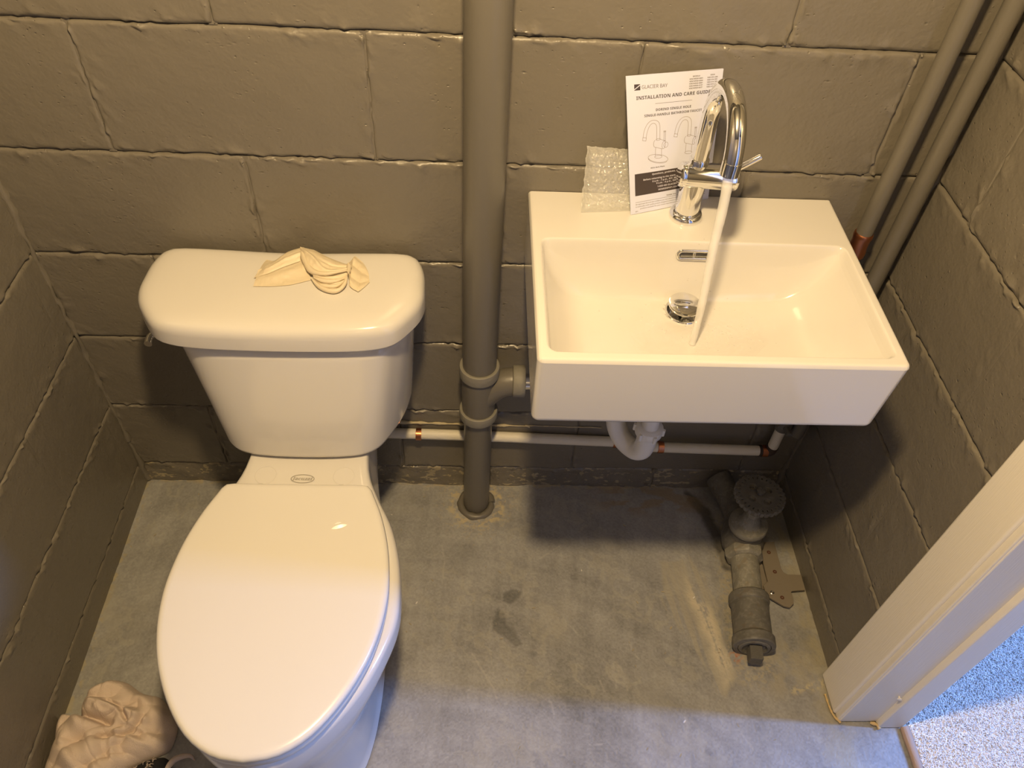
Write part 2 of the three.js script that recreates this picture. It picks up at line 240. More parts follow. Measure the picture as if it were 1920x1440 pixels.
// one concrete block: u along the wall, v up, w out of the wall; edges rolled into the joint, thick paint on top
function edgeSpan(L, step) { const e = [0, 0.0012, 0.0026, 0.0042, 0.006, 0.0085, 0.012]; const m = Math.max(1, Math.round((L - 0.024) / step)); return [...e, ...Array.from({ length: m - 1 }, (_, i) => 0.012 + (L - 0.024) * (i + 1) / m), ...e.slice().reverse().map((q) => L - q)]; }
function block(w, h, seed, rough, vj, map) {
  const r = rng(seed), ox = r(), oy = r(), flatk = vj < 0.1 ? 0 : 1, tilt = (r() - 0.5) * 0.004, tilt2 = (r() - 0.5) * 0.005 * flatk, off = (r() - 0.5) * 0.0012 * flatk;
  return grid(edgeSpan(w, 0.008), edgeSpan(h, 0.008), (u, v) => {
    const n1 = fbm((u + ox * 9) * 45, v * 45 + seed, 3, 3) - 0.5, n2 = fbm((u + ox * 9) * 9, v * 9 + seed, 5, 2) - 0.5;
    const wob = 0.003 * (fbm((u + seed) * 28, seed, 8, 3) - 0.5), wob2 = 0.002 * flatk * (fbm((v + seed) * 28, seed, 9, 3) - 0.5);
    const dv = Math.max(0, Math.min(rough ? 9 : v + wob, h - v + wob)), du = Math.max(0, Math.min(u + wob2, w - u + wob2));
    const roll = (d, R, D) => d >= R ? 0 : D * (1 - Math.sqrt(1 - (1 - d / R) ** 2));
    const nib = Math.max(0, fbm((u + ox) * 110, v * 110 + seed, 12, 2) - 0.62) * sm(0.03, 0.006, Math.min(dv, du)) * 0.02;
    let z = off + tilt * (v - h / 2) + tilt2 * (u - w / 2) + (n1 * 0.0011 + n2 * 0.0026) * (flatk ? 1 : sm(0, 0.02, Math.min(u, w - u))) + nib * (flatk ? 1 : sm(0.004, 0.02, Math.min(u, w - u))) - roll(dv, 0.0078, 0.0082) - vj * roll(du, 0.005, 0.0045);
    if (rough > 0) z += rough * (0.010 * (fbm(u * 26 + seed, v * 50, 15, 4) - 0.5) + 0.005 * sm(h, 0, v) - 0.003);
    return map(u, v, z);
  }, (u, v) => [(u + ox) * 2, (v + oy) * 2]);
}
function joint(us, vs, seed, deep, map) { return grid(us, vs, (u, v) => map(u, v, -deep + 0.0026 * (fbm(u * 30 + seed, v * 30, 19, 3) - 0.5)), (u, v) => [u * 2, v * 2]); }
// len along u, offsets of upright joints for the two kinds of course
function blockWall(g, len, rows, uprights, map, seed0, vj, rough) {
  const mortar = [];
  for (let k = 0; k < rows; k++) {
    const a = JOINT[k], b = JOINT[k + 1], cuts = [0, ...uprights[k % 2].filter((q) => q > 0.01 && q < len - 0.01), len];
    for (let i = 0; i + 1 < cuts.length; i++) part('block', block(cuts[i + 1] - cuts[i], b - a, seed0 + k * 31 + i * 7, k === 0 ? rough || -1 : 0, vj(k), (u, v, z) => map(u + cuts[i], v + a, z)), k === 0 && rough === 1 ? M.wallRough : M.wall, g);
    if (k) mortar.push(joint(span(0, len, Math.round(len / 0.008)), [a - 0.008, a - 0.003, a, a + 0.003, a + 0.008], seed0 + k, 0.0066, map));
    if (vj(k) > 0.1) for (const q of cuts.slice(1, -1)) mortar.push(joint([q - 0.006, q - 0.002, q, q + 0.002, q + 0.006], span(a, b, 24), seed0 + q * 50, vj(k) < 0.5 ? 0.0012 : 0.0021, map));
  }
  part('mortar', merge(mortar), M.wall, g);
}
const wb = struct('wall_back', 'grey painted concrete block wall behind the toilet and the basin');
blockWall(wb, W, 8, [[0.4, 0.806, 1.2, 1.606], [0.201, 0.605, 0.998, 1.397]], (u, v, z) => [u, v, z], 100, () => 1, 1);
const wl = struct('wall_left', 'grey painted concrete block wall left of the toilet');
blockWall(wl, 1.05, 6, [[0.4, 0.806], [0.2, 0.606, 1.01]], (u, v, z) => [z, v, 1.05 - u], 400, () => 0.05, 0);
const wr = struct('wall_right', 'grey painted concrete block wall right of the basin, with the doorway');
blockWall(wr, 0.5, 8, [[0.33], [0.126]], (u, v, z) => [W - z, v, u], 700, (k) => k === 5 ? 0.9 : 0.05, 0);
// plain masses behind the block faces and outside the frame
part('wall_core', merge([rbox(-0.15, W + 0.12, -0.1, TOP, -0.16, -0.008, 0.002), rbox(0, W, 1.49, TOP, -0.02, 0, 0.002)]), M.wall, wb);
part('wall_core', merge([rbox(-0.15, -0.008, -0.1, TOP, -0.02, FAR + 0.1, 0.002), rbox(-0.02, 0, 1.083, TOP, 0, FAR, 0.002), rbox(-0.02, 0, 0, 1.09, 1.05, FAR, 0.002)]), M.wall, wl);
part('wall_core', merge([rbox(W + 0.008, 1.615, -0.1, TOP, -0.02, 0.535, 0.002), rbox(W, 1.6, 1.49, TOP, 0, 0.5, 0.002), rbox(W, 1.615, 2.03, TOP, 0.535, 1.35, 0.002), rbox(W, 1.615, -0.1, TOP, 1.35, FAR + 0.1, 0.002)]), M.wall, wr);
// lumpy fillet of filler and paint down the two corners
const bead = (x, s, top) => sweep(Array.from({ length: 60 }, (_, i) => { const y = 0.005 + i / 59 * top; return [x + s * 0.001 + s * 0.007 * (fbm(y * 40, s + 3, 51, 3) - 0.5), y, 0.001 + 0.007 * (fbm(y * 44, s + 8, 52, 3) - 0.5)]; }), (t) => 0.0025 + 0.012 * fbm(t * 60, s, 53, 3) ** 2, 10, 400);
part('paint_crust', merge([sweep(Array.from({ length: 50 }, (_, i) => { const x = 0.56 + i / 49 * 0.33; return [x, 0.2335 - 0.024 * (x - 0.56) + 0.0025 * (fbm(x * 60, 1, 441, 3) - 0.5), 0.002]; }), (t) => 0.0015 + 0.005 * Math.max(0, fbm(t * 24, 5, 443, 3) - 0.3), 8, 160), sweep(Array.from({ length: 30 }, (_, i) => { const x = 0.88 + i / 29 * 0.17; return [x, 0.228 - 0.02 * (x - 0.88) + 0.002 * (fbm(x * 60, 2, 441, 3) - 0.5), 0.002]; }), (t) => 0.001 + 0.004 * Math.max(0, fbm(t * 12, 8, 443, 3) - 0.3) * (1 - t), 8, 90)]), std({ color: lin(0.5, 0.43, 0.28), roughness: 0.75 }), wb, 'cream crust of old filler along the top of the thin pipe');
part('corner_bead', bead(0, 1, 1.4), M.wall, wb); part('corner_bead', bead(W, -1, 1.4), M.wall, wb);
const wf = struct('wall_front', 'grey painted wall behind the viewer');
part('wall_core', rbox(-0.15, 1.62, -0.1, TOP, FAR, FAR + 0.12, 0.002), M.wall, wf);
const ce = struct('ceiling', 'dark grey painted ceiling over the toilet room');
part('board', rbox(-0.15, 1.62, TOP, TOP + 0.1, -0.15, FAR + 0.12, 0.002), M.ceiling, ce);

const fl = struct('floor', 'worn grey painted concrete floor');
part('slab', merge([grid(span(-0.02, 1.624, 160), span(-0.02, FAR, 170), (x, z) => [x, 0.002 * (fbm(x * 6, z * 6, 61, 3) - 0.5) - 0.0012, z], (x, z) => [(x + 0.05) / FS, (z + 0.05) / FS])]), M.floor, fl);
part('slab_mass', rbox(-0.15, 1.62, -0.12, -0.006, -0.15, FAR + 0.1, 0.001), M.wallRough, fl);
part('mortar_ring', sweep(Array.from({ length: 25 }, (_, i) => { const a = i / 24 * 2 * Math.PI; return [0.776 + 0.036 * Math.cos(a), -0.001, 0.055 + 0.038 * Math.sin(a)]; }), (t) => 0.005 + 0.006 * fbm(t * 14, 3, 66, 3), 12, 120, false), M.stack, fl, 'lumpy painted mortar ring round the foot of the drain stack');

// door opening: casing, jamb and stop of the near side, head and far side out of frame
const dt = struct('trim_1', 'cream painted door casing and jamb at the right wall');
part('casing', merge([rbox(1.492, 1.514, 0.001, 2.09, 0.462, 0.544, 0.006, 4), rbox(1.497, 1.514, 0.001, 2.09, 0.535, 0.556, 0.003, 3)]), M.trim, dt);
part('jamb', rbox(1.500, 1.624, 0.001, 2.03, 0.52, 0.558, 0.003, 3), M.trim, dt);
part('stop', rbox(1.574, 1.624, 0.001, 2.03, 0.55, 0.570, 0.003, 3), M.trim, dt);
part('head', rbox(1.5, 1.624, 2.01, 2.03, 0.54, 1.35, 0.003), M.trim, dt);
part('far_jamb', rbox(1.5, 1.624, 0.001, 2.03, 1.33, 1.352, 0.003), M.trim, dt);
part('head_casing', rbox(1.492, 1.51, 2.02, 2.1, 0.46, 1.42, 0.004), M.trim, dt);
part('far_casing', rbox(1.492, 1.51, 0.001, 2.1, 1.34, 1.42, 0.004), M.wall, dt);
part('caulk_bead', merge([sweep([[1.487, 0.003, 0.505], [1.488, 0.004, 0.53], [1.492, 0.004, 0.548], [1.502, 0.003, 0.561]], (t) => 0.0008 + 0.0034 * fbm(t * 14, 1, 91, 3) ** 2, 8, 50), sweep([[1.562, 0.003, 0.561], [1.572, 0.006, 0.566], [1.576, 0.004, 0.573]], (t) => 0.0012 + 0.004 * fbm(t * 6, 4, 92, 3), 8, 20)]), M.caulk, dt, 'yellowed caulk at the foot of the casing');
part('nail', merge([revolve([[0.0014, 0], [0.0014, 0.006], [0.0038, 0.0062], [0.0042, 0.0075], [0.001, 0.0085]], [1.566, 0.135, 0.557], [-0.25, 0.1, 1], 14)]), M.trim, dt, 'painted nail head standing out of the jamb');
const dr1 = struct('door_1', 'grey door standing open into the carpeted room');
part('door_leaf', rbox(1.635, 2.33, 0.02, 2.01, 1.352, 1.387, 0.002), std({ color: lin(0.2, 0.19, 0.175), roughness: 0.5 }), dr1);
part('door_knob', revolve([[0.012, 0], [0.012, 0.02], [0.026, 0.03], [0.029, 0.042], [0.022, 0.054], [0.004, 0.058]], [2.26, 0.98, 1.352], [0, 0, -1], 28), M.chrome, dr1);
const th = struct('trim_2', 'brown edging strip between the concrete floor and the carpet');
part('strip', sweep(Array.from({ length: 30 }, (_, i) => { const z = 0.571 + i / 29 * 0.76; return [1.627 + 0.0025 * (fbm(z * 12, 3, 93, 2) - 0.5), 0.005, z]; }), (t) => 0.0085 + 0.0015 * fbm(t * 30, 2, 94, 2), 12, 90), M.strip, th);

// next room: carpet, walls and the tall window that lets the daylight in
const hall = struct('wall_hall', 'dark panelled walls and ceiling of the carpeted room beyond the doorway');
part('wall_core', merge([rbox(2.5, 2.62, -0.1, 2.4, -0.9, -0.32, 0.002), rbox(2.5, 2.62, -0.1, 2.4, 0.667, 2.6, 0.002), rbox(2.5, 2.62, -0.1, 0.8, -0.33, 0.67, 0.002), rbox(2.5, 2.62, 1.6, 2.4, -0.33, 0.67, 0.002),
  rbox(1.6, 2.6, -0.1, 2.4, -1.0, -0.9, 0.002), rbox(1.6, 2.6, -0.1, 2.4, 2.5, 2.6, 0.002), rbox(1.615, 1.626, -0.1, 2.4, -0.9, 0.54, 0.002), rbox(1.615, 1.626, -0.1, 2.4, 1.35, 2.5, 0.002), rbox(1.615, 1.626, 2.03, 2.4, 0.54, 1.35, 0.002), rbox(1.6, 2.6, 2.38, 2.45, -0.9, 2.5, 0.002)]), M.hall, hall);
const win = struct('window_1', 'daylit window with a narrow side pane in the carpeted room');
part('window_pane', rbox(2.515, 2.523, 0.8, 1.6, DAY.z - DAY.w / 2, DAY.z + DAY.w / 2, 0.001), std({ color: 0x222222, emissive: lin(...DAY.color), emissiveIntensity: 4 }), win, 'clear bright side pane');
part('window_pane', rbox(2.515, 2.523, 0.8, 1.6, -0.32, 0.60, 0.001), std({ color: 0x222222, emissive: lin(...DAY.color), emissiveIntensity: 1.5 }), win, 'wide dim curtained pane');
part('window_frame', merge([rbox(2.485, 2.53, 0.78, 0.80, -0.34, 0.687, 0.002), rbox(2.485, 2.53, 1.6, 1.62, -0.34, 0.687, 0.002), rbox(2.485, 2.53, 0.78, 1.62, 0.667, 0.687, 0.002), rbox(2.485, 2.53, 0.78, 1.62, 0.60, 0.617, 0.002), rbox(2.485, 2.53, 0.78, 1.62, -0.34, -0.32, 0.002)]), M.trim, win);
function daylight(z, w, k) { const l = new THREE.RectAreaLight(lin(...DAY.color), k, w, DAY.h); l.name = 'window_daylight'; l.position.set(DAY.x, DAY.y, z); l.lookAt(DAY.x - 1, DAY.y, z); scene.add(l); }
daylight(DAY.z, DAY.w, DAY.intensity); daylight(0.14, 0.92, 15);

const carpet = new THREE.Group(); carpet.name = 'carpet'; carpet.userData = { label: 'pale grey cut-pile carpet in the next room beyond the doorway', category: 'carpet', kind: 'stuff' }; scene.add(carpet);
part('backing', grid(span(1.632, 2.498, 40), span(-0.898, 2.498, 100), (x, z) => [x, 0.004 + 0.002 * fbm(x * 90, z * 90, 95, 2), z]), M.carpet, carpet);
{
  const tuft = sweep([[0, 0, 0], [0.0005, 0.004, 0.0004], [0.0016, 0.008, -0.0004]], (t) => 0.0018 * (1 - 0.4 * t), 6, 3), r = rng(7), N = 46000, im = new THREE.InstancedMesh(tuft, M.carpet, N), m = new THREE.Matrix4(), q = new THREE.Quaternion(), e = new THREE.Euler(), c = new THREE.Color();
  for (let i = 0; i < N; i++) { const x = 1.636 + r() * 0.42, z = 0.14 + r() * 0.62; e.set((r() - 0.5) * 1.3, r() * 6.28, (r() - 0.5) * 1.3); m.compose(new THREE.Vector3(x, 0.004, z), q.setFromEuler(e), new THREE.Vector3(1, 0.8 + r() * 0.35, 1)); im.setMatrixAt(i, m); const k = 0.95 + 0.45 * r(); im.setColorAt(i, c.setRGB(k, k, k)); }
  im.name = 'pile'; im.castShadow = im.receiveShadow = true; carpet.add(im);
}

// the bulb in its ceiling holder
const lamp = thing('ceiling_lamp', 'white porcelain ceiling lampholder with a warm round bulb', 'lamp', [LAMP.pos[0], TOP, LAMP.pos[2]]);
part('lampholder', revolve([[0.06, -0.0], [0.06, 0.018], [0.03, 0.05], [0.022, 0.1], [0.02, 0.118]], [0, 0, 0], [0, -1, 0]), M.porcelain, lamp);
part('bulb', new THREE.SphereGeometry(0.045, 32, 20).translate(0, LAMP.pos[1] - TOP, 0), std({ color: 0x888888, emissive: lin(...LAMP.color), emissiveIntensity: 18 }), lamp);
const pl = new THREE.PointLight(lin(...LAMP.color), LAMP.intensity, 0, 2); pl.name = 'bulb_glow'; pl.position.set(0, LAMP.pos[1] - TOP, 0); pl.castShadow = true; pl.shadow.radius = 2.2; pl.shadow.mapSize.set(2048, 2048); pl.shadow.bias = -0.002; lamp.add(pl);

/* ================= toilet ================= */
const TC = 0.4585, BC = 0.467;
const toilet = thing('toilet', 'white two-piece toilet with its lid closed, left of the grey drain stack', 'toilet', [BC, 0, 0.4]);
const TO = [BC, 0, 0.4];
function superRing(cx, zc, a, bBack, bFront, nB, nF, y, N = 96) { return Array.from({ length: N }, (_, i) => { const t = i / N * 2 * Math.PI, c = Math.cos(t), s = Math.sin(t), n = s > 0 ? nF : nB, b = s > 0 ? bFront : bBack; return [cx + a * Math.sign(c) * Math.abs(c) ** (2 / n), y, zc + b * Math.sign(s) * Math.abs(s) ** (2 / n)]; }); }
function hwRing(tab, cx, y, off, N = 120, zc = 0.46) { // outline from a table of half-widths, walked by angle
  const poly = []; const pts = tab.map(([z, h]) => [h, z]); const cr = new THREE.CatmullRomCurve3(pts.map(([h, z]) => new THREE.Vector3(h, 0, z)), false, 'centripetal'), fine = cr.getPoints(240);
  for (const p of fine) poly.push([p.x, p.z]); const full = [...poly, ...poly.slice(0, -1).reverse().map(([h, z]) => [-h, z])];
  return Array.from({ length: N }, (_, i) => {
    const t = i / N * 2 * Math.PI, dx = Math.cos(t), dz = Math.sin(t); let best = 0;
    for (let k = 0; k < full.length; k++) { const a = full[k], b = full[(k + 1) % full.length], ex = b[0] - a[0], ez = b[1] - a[1], den = dx * ez - dz * ex; if (Math.abs(den) < 1e-12) continue; const s = (a[0] * ez - (a[1] - zc) * ex) / den, u = (a[0] * dz - (a[1] - zc) * dx) / den; if (s > 0 && u >= -1e-6 && u <= 1 + 1e-6) best = Math.max(best, s); }
    best = Math.max(0.001, best + off); return [cx + dx * best, y, zc + dz * best];
  });
}
const LIDOUT = [[0, 0], [0, 0.86], [0.012, 0.905], [0.05, 0.945], [0.19, 0.987], [0.38, 1], [0.5, 1], [0.63, 0.972], [0.755, 0.91], [0.88, 0.824], [0.925, 0.765], [0.962, 0.655], [0.985, 0.48], [0.996, 0.26], [1, 0]];
const LOWOUT = [[0, 0], [0, 0.84], [0.012, 0.89], [0.05, 0.94], [0.17, 0.995], [0.34, 0.985], [0.5, 0.945], [0.645, 0.88], [0.76, 0.815], [0.86, 0.745], [0.925, 0.665], [0.965, 0.55], [0.987, 0.38], [0.997, 0.2], [1, 0]];
const outRing = (mixk, cx, z0, z1, a, y, off = 0) => hwRing(LIDOUT.map(([z, h], i) => [lerp(z, LOWOUT[i][0], mixk), lerp(h, LOWOUT[i][1], mixk)]).map(([z, h]) => [z0 + z * (z1 - z0), h * a]), cx, y, off, 132, z0 + 0.48 * (z1 - z0));
{ // tank body and lid
  const S = [[0.404, 0.176, 0.036, 0.222, -0.006], [0.4065, 0.181, 0.028, 0.23, -0.003], [0.412, 0.183, 0.023, 0.2345, -0.001], [0.42, 0.1835, 0.022, 0.236, 0], [0.48, 0.189, 0.02, 0.228, 0], [0.56, 0.196, 0.02, 0.217, 0], [0.63, 0.203, 0.02, 0.2065, 0], [0.668, 0.206, 0.02, 0.203, 0]];
  part('tank', shift(loft(S.map(([y, a, zb, zf, o]) => outRing(clamp((0.66 - y) / 0.24) * 0.9 + 0.1, TC + 0.004 * (0.66 - y) / 0.25, zb, zf, a, y, o))), TO), M.porcelain, toilet);
  const L = [[0.664, -0.006], [0.6655, -0.001], [0.668, 0.0005], [0.69, 0.0], [0.696, -0.001], [0.701, -0.0032], [0.7055, -0.007], [0.709, -0.013], [0.711, -0.021], [0.7125, -0.034], [0.7138, -0.07]];
  part('tank_lid', shift(loft(L.map(([y, d]) => outRing(0, 0.4495, 0.012, 0.2165, 0.2315, y, d))), TO), M.porcelain, toilet);
}
const LIDTAB = [[0.3095, 0.0], [0.3095, 0.06], [0.3097, 0.112], [0.3125, 0.1225], [0.335, 0.134], [0.37, 0.1485], [0.421, 0.163], [0.469, 0.1705], [0.514, 0.1725], [0.574, 0.165], [0.631, 0.147], [0.691, 0.1135], [0.73, 0.079], [0.752, 0.041], [0.759, 0.0]];
const RIMTAB = [[0.05, 0.0], [0.05, 0.07], [0.055, 0.1], [0.075, 0.1075], [0.16, 0.1075], [0.22, 0.108], [0.263, 0.116], [0.308, 0.135], [0.363, 0.162], [0.425, 0.1795], [0.483, 0.1865], [0.538, 0.1855], [0.59, 0.17], [0.648, 0.1435], [0.701, 0.104], [0.737, 0.063], [0.757, 0.025], [0.76, 0.0]];
const FOOTTAB = [[0.13, 0.0], [0.13, 0.08], [0.145, 0.105], [0.25, 0.118], [0.35, 0.124], [0.45, 0.128], [0.53, 0.127], [0.6, 0.12], [0.65, 0.105], [0.69, 0.07], [0.708, 0.03], [0.711, 0.0]];
{
  const N = 120, zc = 0.46, rim = hwRing(RIMTAB, BC, 0, 0, N, zc), foot = hwRing(FOOTTAB, BC, 0, 0, N, zc);
  const mix = (k, y, off) => rim.map((p, i) => { const q = foot[i], x = lerp(q[0], p[0], k) - BC, z = lerp(q[2], p[2], k) - zc, r = Math.hypot(x, z); return [BC + x * (r + off) / r, y, zc + z * (r + off) / r]; });
  const S = [[0, 0.001, 0.004], [0, 0.006, 0.004], [0, 0.012, 0.0], [0, 0.03, -0.004], [0.02, 0.1, -0.008], [0.1, 0.17, -0.008], [0.3, 0.23, -0.004], [0.58, 0.28, 0], [0.84, 0.32, 0.001], [0.96, 0.345, 0.001], [1, 0.358, 0.0005], [1, 0.386, 0], [1, 0.393, -0.002], [1, 0.3975, -0.006], [1, 0.3995, -0.013], [1, 0.4, -0.03]];
  part('bowl', shift(loft(S.map(([k, y, o]) => mix(k, y, o))), TO), M.porcelain, toilet);
  // seat ring: outline with a hole
  const o = [[0.4045, -0.012], [0.4055, -0.0065], [0.409, -0.004], [0.416, -0.004], [0.4195, -0.0065], [0.4205, -0.012]].map(([y, d]) => hwRing(LIDTAB, BC, y, d + 0.002, N, zc));
  const hole = (y) => o[0].map((p) => { const x = p[0] - BC, z = p[2] - zc - 0.02; return [BC + x * 0.62, y, zc + 0.02 + z * 0.7]; });
  part('seat', shift(loft([hole(0.406), ...o, hole(0.4195), hole(0.406)], false, false), TO), M.seat, toilet);
  const lidS = [[0.4235, -0.01], [0.4245, -0.0035], [0.428, -0.001], [0.4335, 0], [0.437, -0.0012], [0.4395, -0.0035], [0.4408, -0.007], [0.4415, -0.013], [0.4424, -0.05], [0.443, -0.1]];
  part('seat_lid', shift(loft(lidS.map(([y, d]) => hwRing(LIDTAB, BC, y, d, N, zc))), TO), M.seat, toilet);
}
for (const s of [-1, 1]) {
  part('hinge', shift(merge([revolve([[0.014, 0], [0.014, 0.01], [0.0125, 0.016], [0.009, 0.02], [0.003, 0.022]], [BC + s * 0.07, 0.3995, 0.307], [0, 1, 0], 28), rbox(BC + s * 0.07 - 0.012, BC + s * 0.07 + 0.012, 0.405, 0.424, 0.302, 0.32, 0.004)]), TO), M.seat, toilet);
  part('bolt_cap_ring', shift(revolve([[0.0195, 0], [0.0195, 0.0003], [0.0187, 0.0006], [0.018, 0.0003], [0.018, 0]], [BC + s * 0.069, 0.3999, 0.266], [0, 1, 0], 36, 0.6, true), TO), M.porcelain, toilet);
}
{ // maker's oval mark on the deck behind the lid
  const c = cv(512, 256, (x) => { x.fillStyle = '#000'; x.fillRect(0, 0, 512, 256); x.strokeStyle = '#fff'; x.lineWidth = 17; x.beginPath(); x.ellipse(256, 128, 236, 108, 0, 0, 7); x.stroke(); x.fillStyle = '#fff'; x.font = 'italic bold 112px serif'; x.textAlign = 'center'; x.fillText('Jacuzzi', 250, 164); });
  c.colorSpace = THREE.NoColorSpace;
  const g = new THREE.PlaneGeometry(0.044, 0.021); g.rotateX(-Math.PI / 2); g.translate(0.464 - TO[0], 0.4007, 0.273 - TO[2]);
  part('printed_mark', g, new THREE.MeshStandardMaterial({ color: lin(0.32, 0.3, 0.26), roughness: 0.4, alphaMap: c, transparent: true }), toilet, 'grey oval printed mark');
}
{ // chrome trip lever at the left of the tank, supply hose underneath
  const y = 0.628, g = part('flush_lever', shift(merge([revolve([[0.011, 0], [0.011, 0.006], [0.007, 0.009], [0.007, 0.014]], [0.254, y, 0.14], [-1, 0, 0.15], 20), sweep([[0.244, y, 0.14], [0.234, y, 0.142], [0.2275, y - 0.001, 0.15], [0.228, y - 0.002, 0.166]], (t) => 0.005 + 0.0015 * t, 12, 20)]), TO), M.chrome, toilet, 'chrome flush lever'); void g;
  part('supply_hose', shift(merge([sweep([[0.375, 0.41, 0.15], [0.372, 0.36, 0.15], [0.345, 0.29, 0.11], [0.32, 0.22, 0.06], [0.31, 0.17, 0.03]], 0.006, 10, 40), revolve([[0.013, 0], [0.015, 0.004], [0.015, 0.02], [0.01, 0.026]], [0.375, 0.404, 0.15], [0, -1, 0], 16)]), TO), M.chromeDull, toilet, 'thin metal supply hose');
}
{ const f = thing('plastic_scrap', 'two tiny slivers of shiny clear film lying on the closed toilet lid', 'scrap', [0.549, 0.443, 0.397]);
  const sl = (x, z, l, w, a) => { const g = grid(span(-1, 1, 10), span(-1, 1, 3), (u, v) => [u * l, 0.0004 + 0.0012 * (1 - v) * (1 - u * u) + 0.0002, v * w * (1 - Math.abs(u) ** 3)]); g.rotateY(a); g.translate(x, 0, z); return g; };
  part('sliver', sl(0.001, 0.001, 0.0135, 0.0026, 0.32), M.film, f); part('sliver', sl(-0.002, -0.0055, 0.006, 0.0009, 0.3), M.film, f); }

/* ================= cloths ================= */
function cloth(poly, y0, height, folds, noiseScale, seed, { nr = 56, nt = 160, amp = 0.35, edge = 0.2, dir = 0.6 } = {}) {
  const smooth = (l) => l.length < 3 ? l : new THREE.CatmullRomCurve3(l.map(([a, b]) => new THREE.Vector3(a, 0, b))).getPoints(l.length * 6).map((p) => [p.x, p.z]);
  folds = folds.map(([l, w, a]) => [smooth(l), w, a]);
  { const c = new THREE.CatmullRomCurve3(poly.map(([a, b]) => new THREE.Vector3(a, 0, b)), true, 'catmullrom', 0.35).getPoints(poly.length * 5); poly = c.slice(0, -1).map((p) => [p.x, p.z]); }
  let cx = 0, cz = 0; for (const p of poly) { cx += p[0] / poly.length; cz += p[1] / poly.length; }
  const pos = [], uv = [], idx = [];
  const R = (t) => { const dx = Math.cos(t), dz = Math.sin(t); let b = 0; for (let k = 0; k < poly.length; k++) { const a = poly[k], c = poly[(k + 1) % poly.length], ex = c[0] - a[0], ez = c[1] - a[1], den = dx * ez - dz * ex; if (Math.abs(den) < 1e-12) continue; const s = ((a[0] - cx) * ez - (a[1] - cz) * ex) / den, u = ((a[0] - cx) * dz - (a[1] - cz) * dx) / den; if (s > 0 && u >= -1e-6 && u <= 1 + 1e-6) b = Math.max(b, s); } return b; };
  const H = (x, z, k) => {
    const warp = (s, f) => fbm(x * noiseScale * f + z * noiseScale * f * 0.7 + s, z * noiseScale * f - x * noiseScale * f * 0.7, seed + s, 2) - 0.5;
    const puff = (ang, lam, s) => { const p = (x * Math.cos(ang) + z * Math.sin(ang)) * noiseScale / lam + 2.2 * warp(s, 0.45 / lam); return Math.pow(Math.abs(Math.sin(Math.PI * p)), 0.75) * (0.4 + 0.6 * clamp(0.5 + 2.2 * warp(s + 7, 0.5 / lam))); };
    const bil = 0.5 * puff(dir, 1.5, 3) + 0.32 * puff(dir + 0.9, 0.9, 13) + 0.18 * puff(dir + 1.9, 0.5, 23);
    let h = height * (1 - amp + amp * bil * 1.3) * Math.pow(Math.max(0, 1 - k ** 4), 0.55);
    for (const [l, w, a] of folds) { const d = lineD(x, z, l) / w; h += a * Math.exp(-d * d) * (1 - k ** 6); }
    return Math.max(0.0012, h);
  };
  for (let j = 0; j <= nr; j++) for (let i = 0; i < nt; i++) {
    const t = i / nt * 2 * Math.PI, s = j / nr, k = Math.min(1, s / (1 - edge * 0.25)), r = R(t) * (s <= 1 - edge * 0.25 ? k : 1 - 0.25 * (s - (1 - edge * 0.25)) / (edge * 0.25) * 0.2), x = cx + Math.cos(t) * r, z = cz + Math.sin(t) * r;
    const top = H(x, z, k), y = s <= 1 - edge * 0.25 ? top : top * 0.5 * (1 - (s - (1 - edge * 0.25)) / (edge * 0.25));
    pos.push(x, y0 + y, z); uv.push(x * 14, z * 14);
  }
  for (let j = 0; j < nr; j++) for (let i = 0; i < nt; i++) { const a = j * nt + i, b = j * nt + (i + 1) % nt; idx.push(a, b, a + nt, b, b + nt, a + nt); }
  const o = pos.length / 3; pos.push(cx, y0, cz); uv.push(0, 0); for (let i = 0; i < nt; i++) idx.push(o, nr * nt + (i + 1) % nt, nr * nt + i);
  return outward(build(pos, idx, uv));
}
const terry = tex(512, (x, y) => 0.5 + 0.9 * (fbm(x / 512 * 120, y / 512 * 120, 141, 2, 120) - 0.5));
M.towel = phy({ color: lin(0.66, 0.55, 0.47), roughness: 0.95, bumpMap: terry, bumpScale: 0.0009, sheen: 0.3, sheenRoughness: 0.6 });
M.latex = phy({ color: lin(0.78, 0.68, 0.5), roughness: 0.5, transmission: 0.15, thickness: 0 });
M.black = std({ color: lin(0.015, 0.015, 0.018), roughness: 0.9, bumpMap: terry, bumpScale: 0.003 });
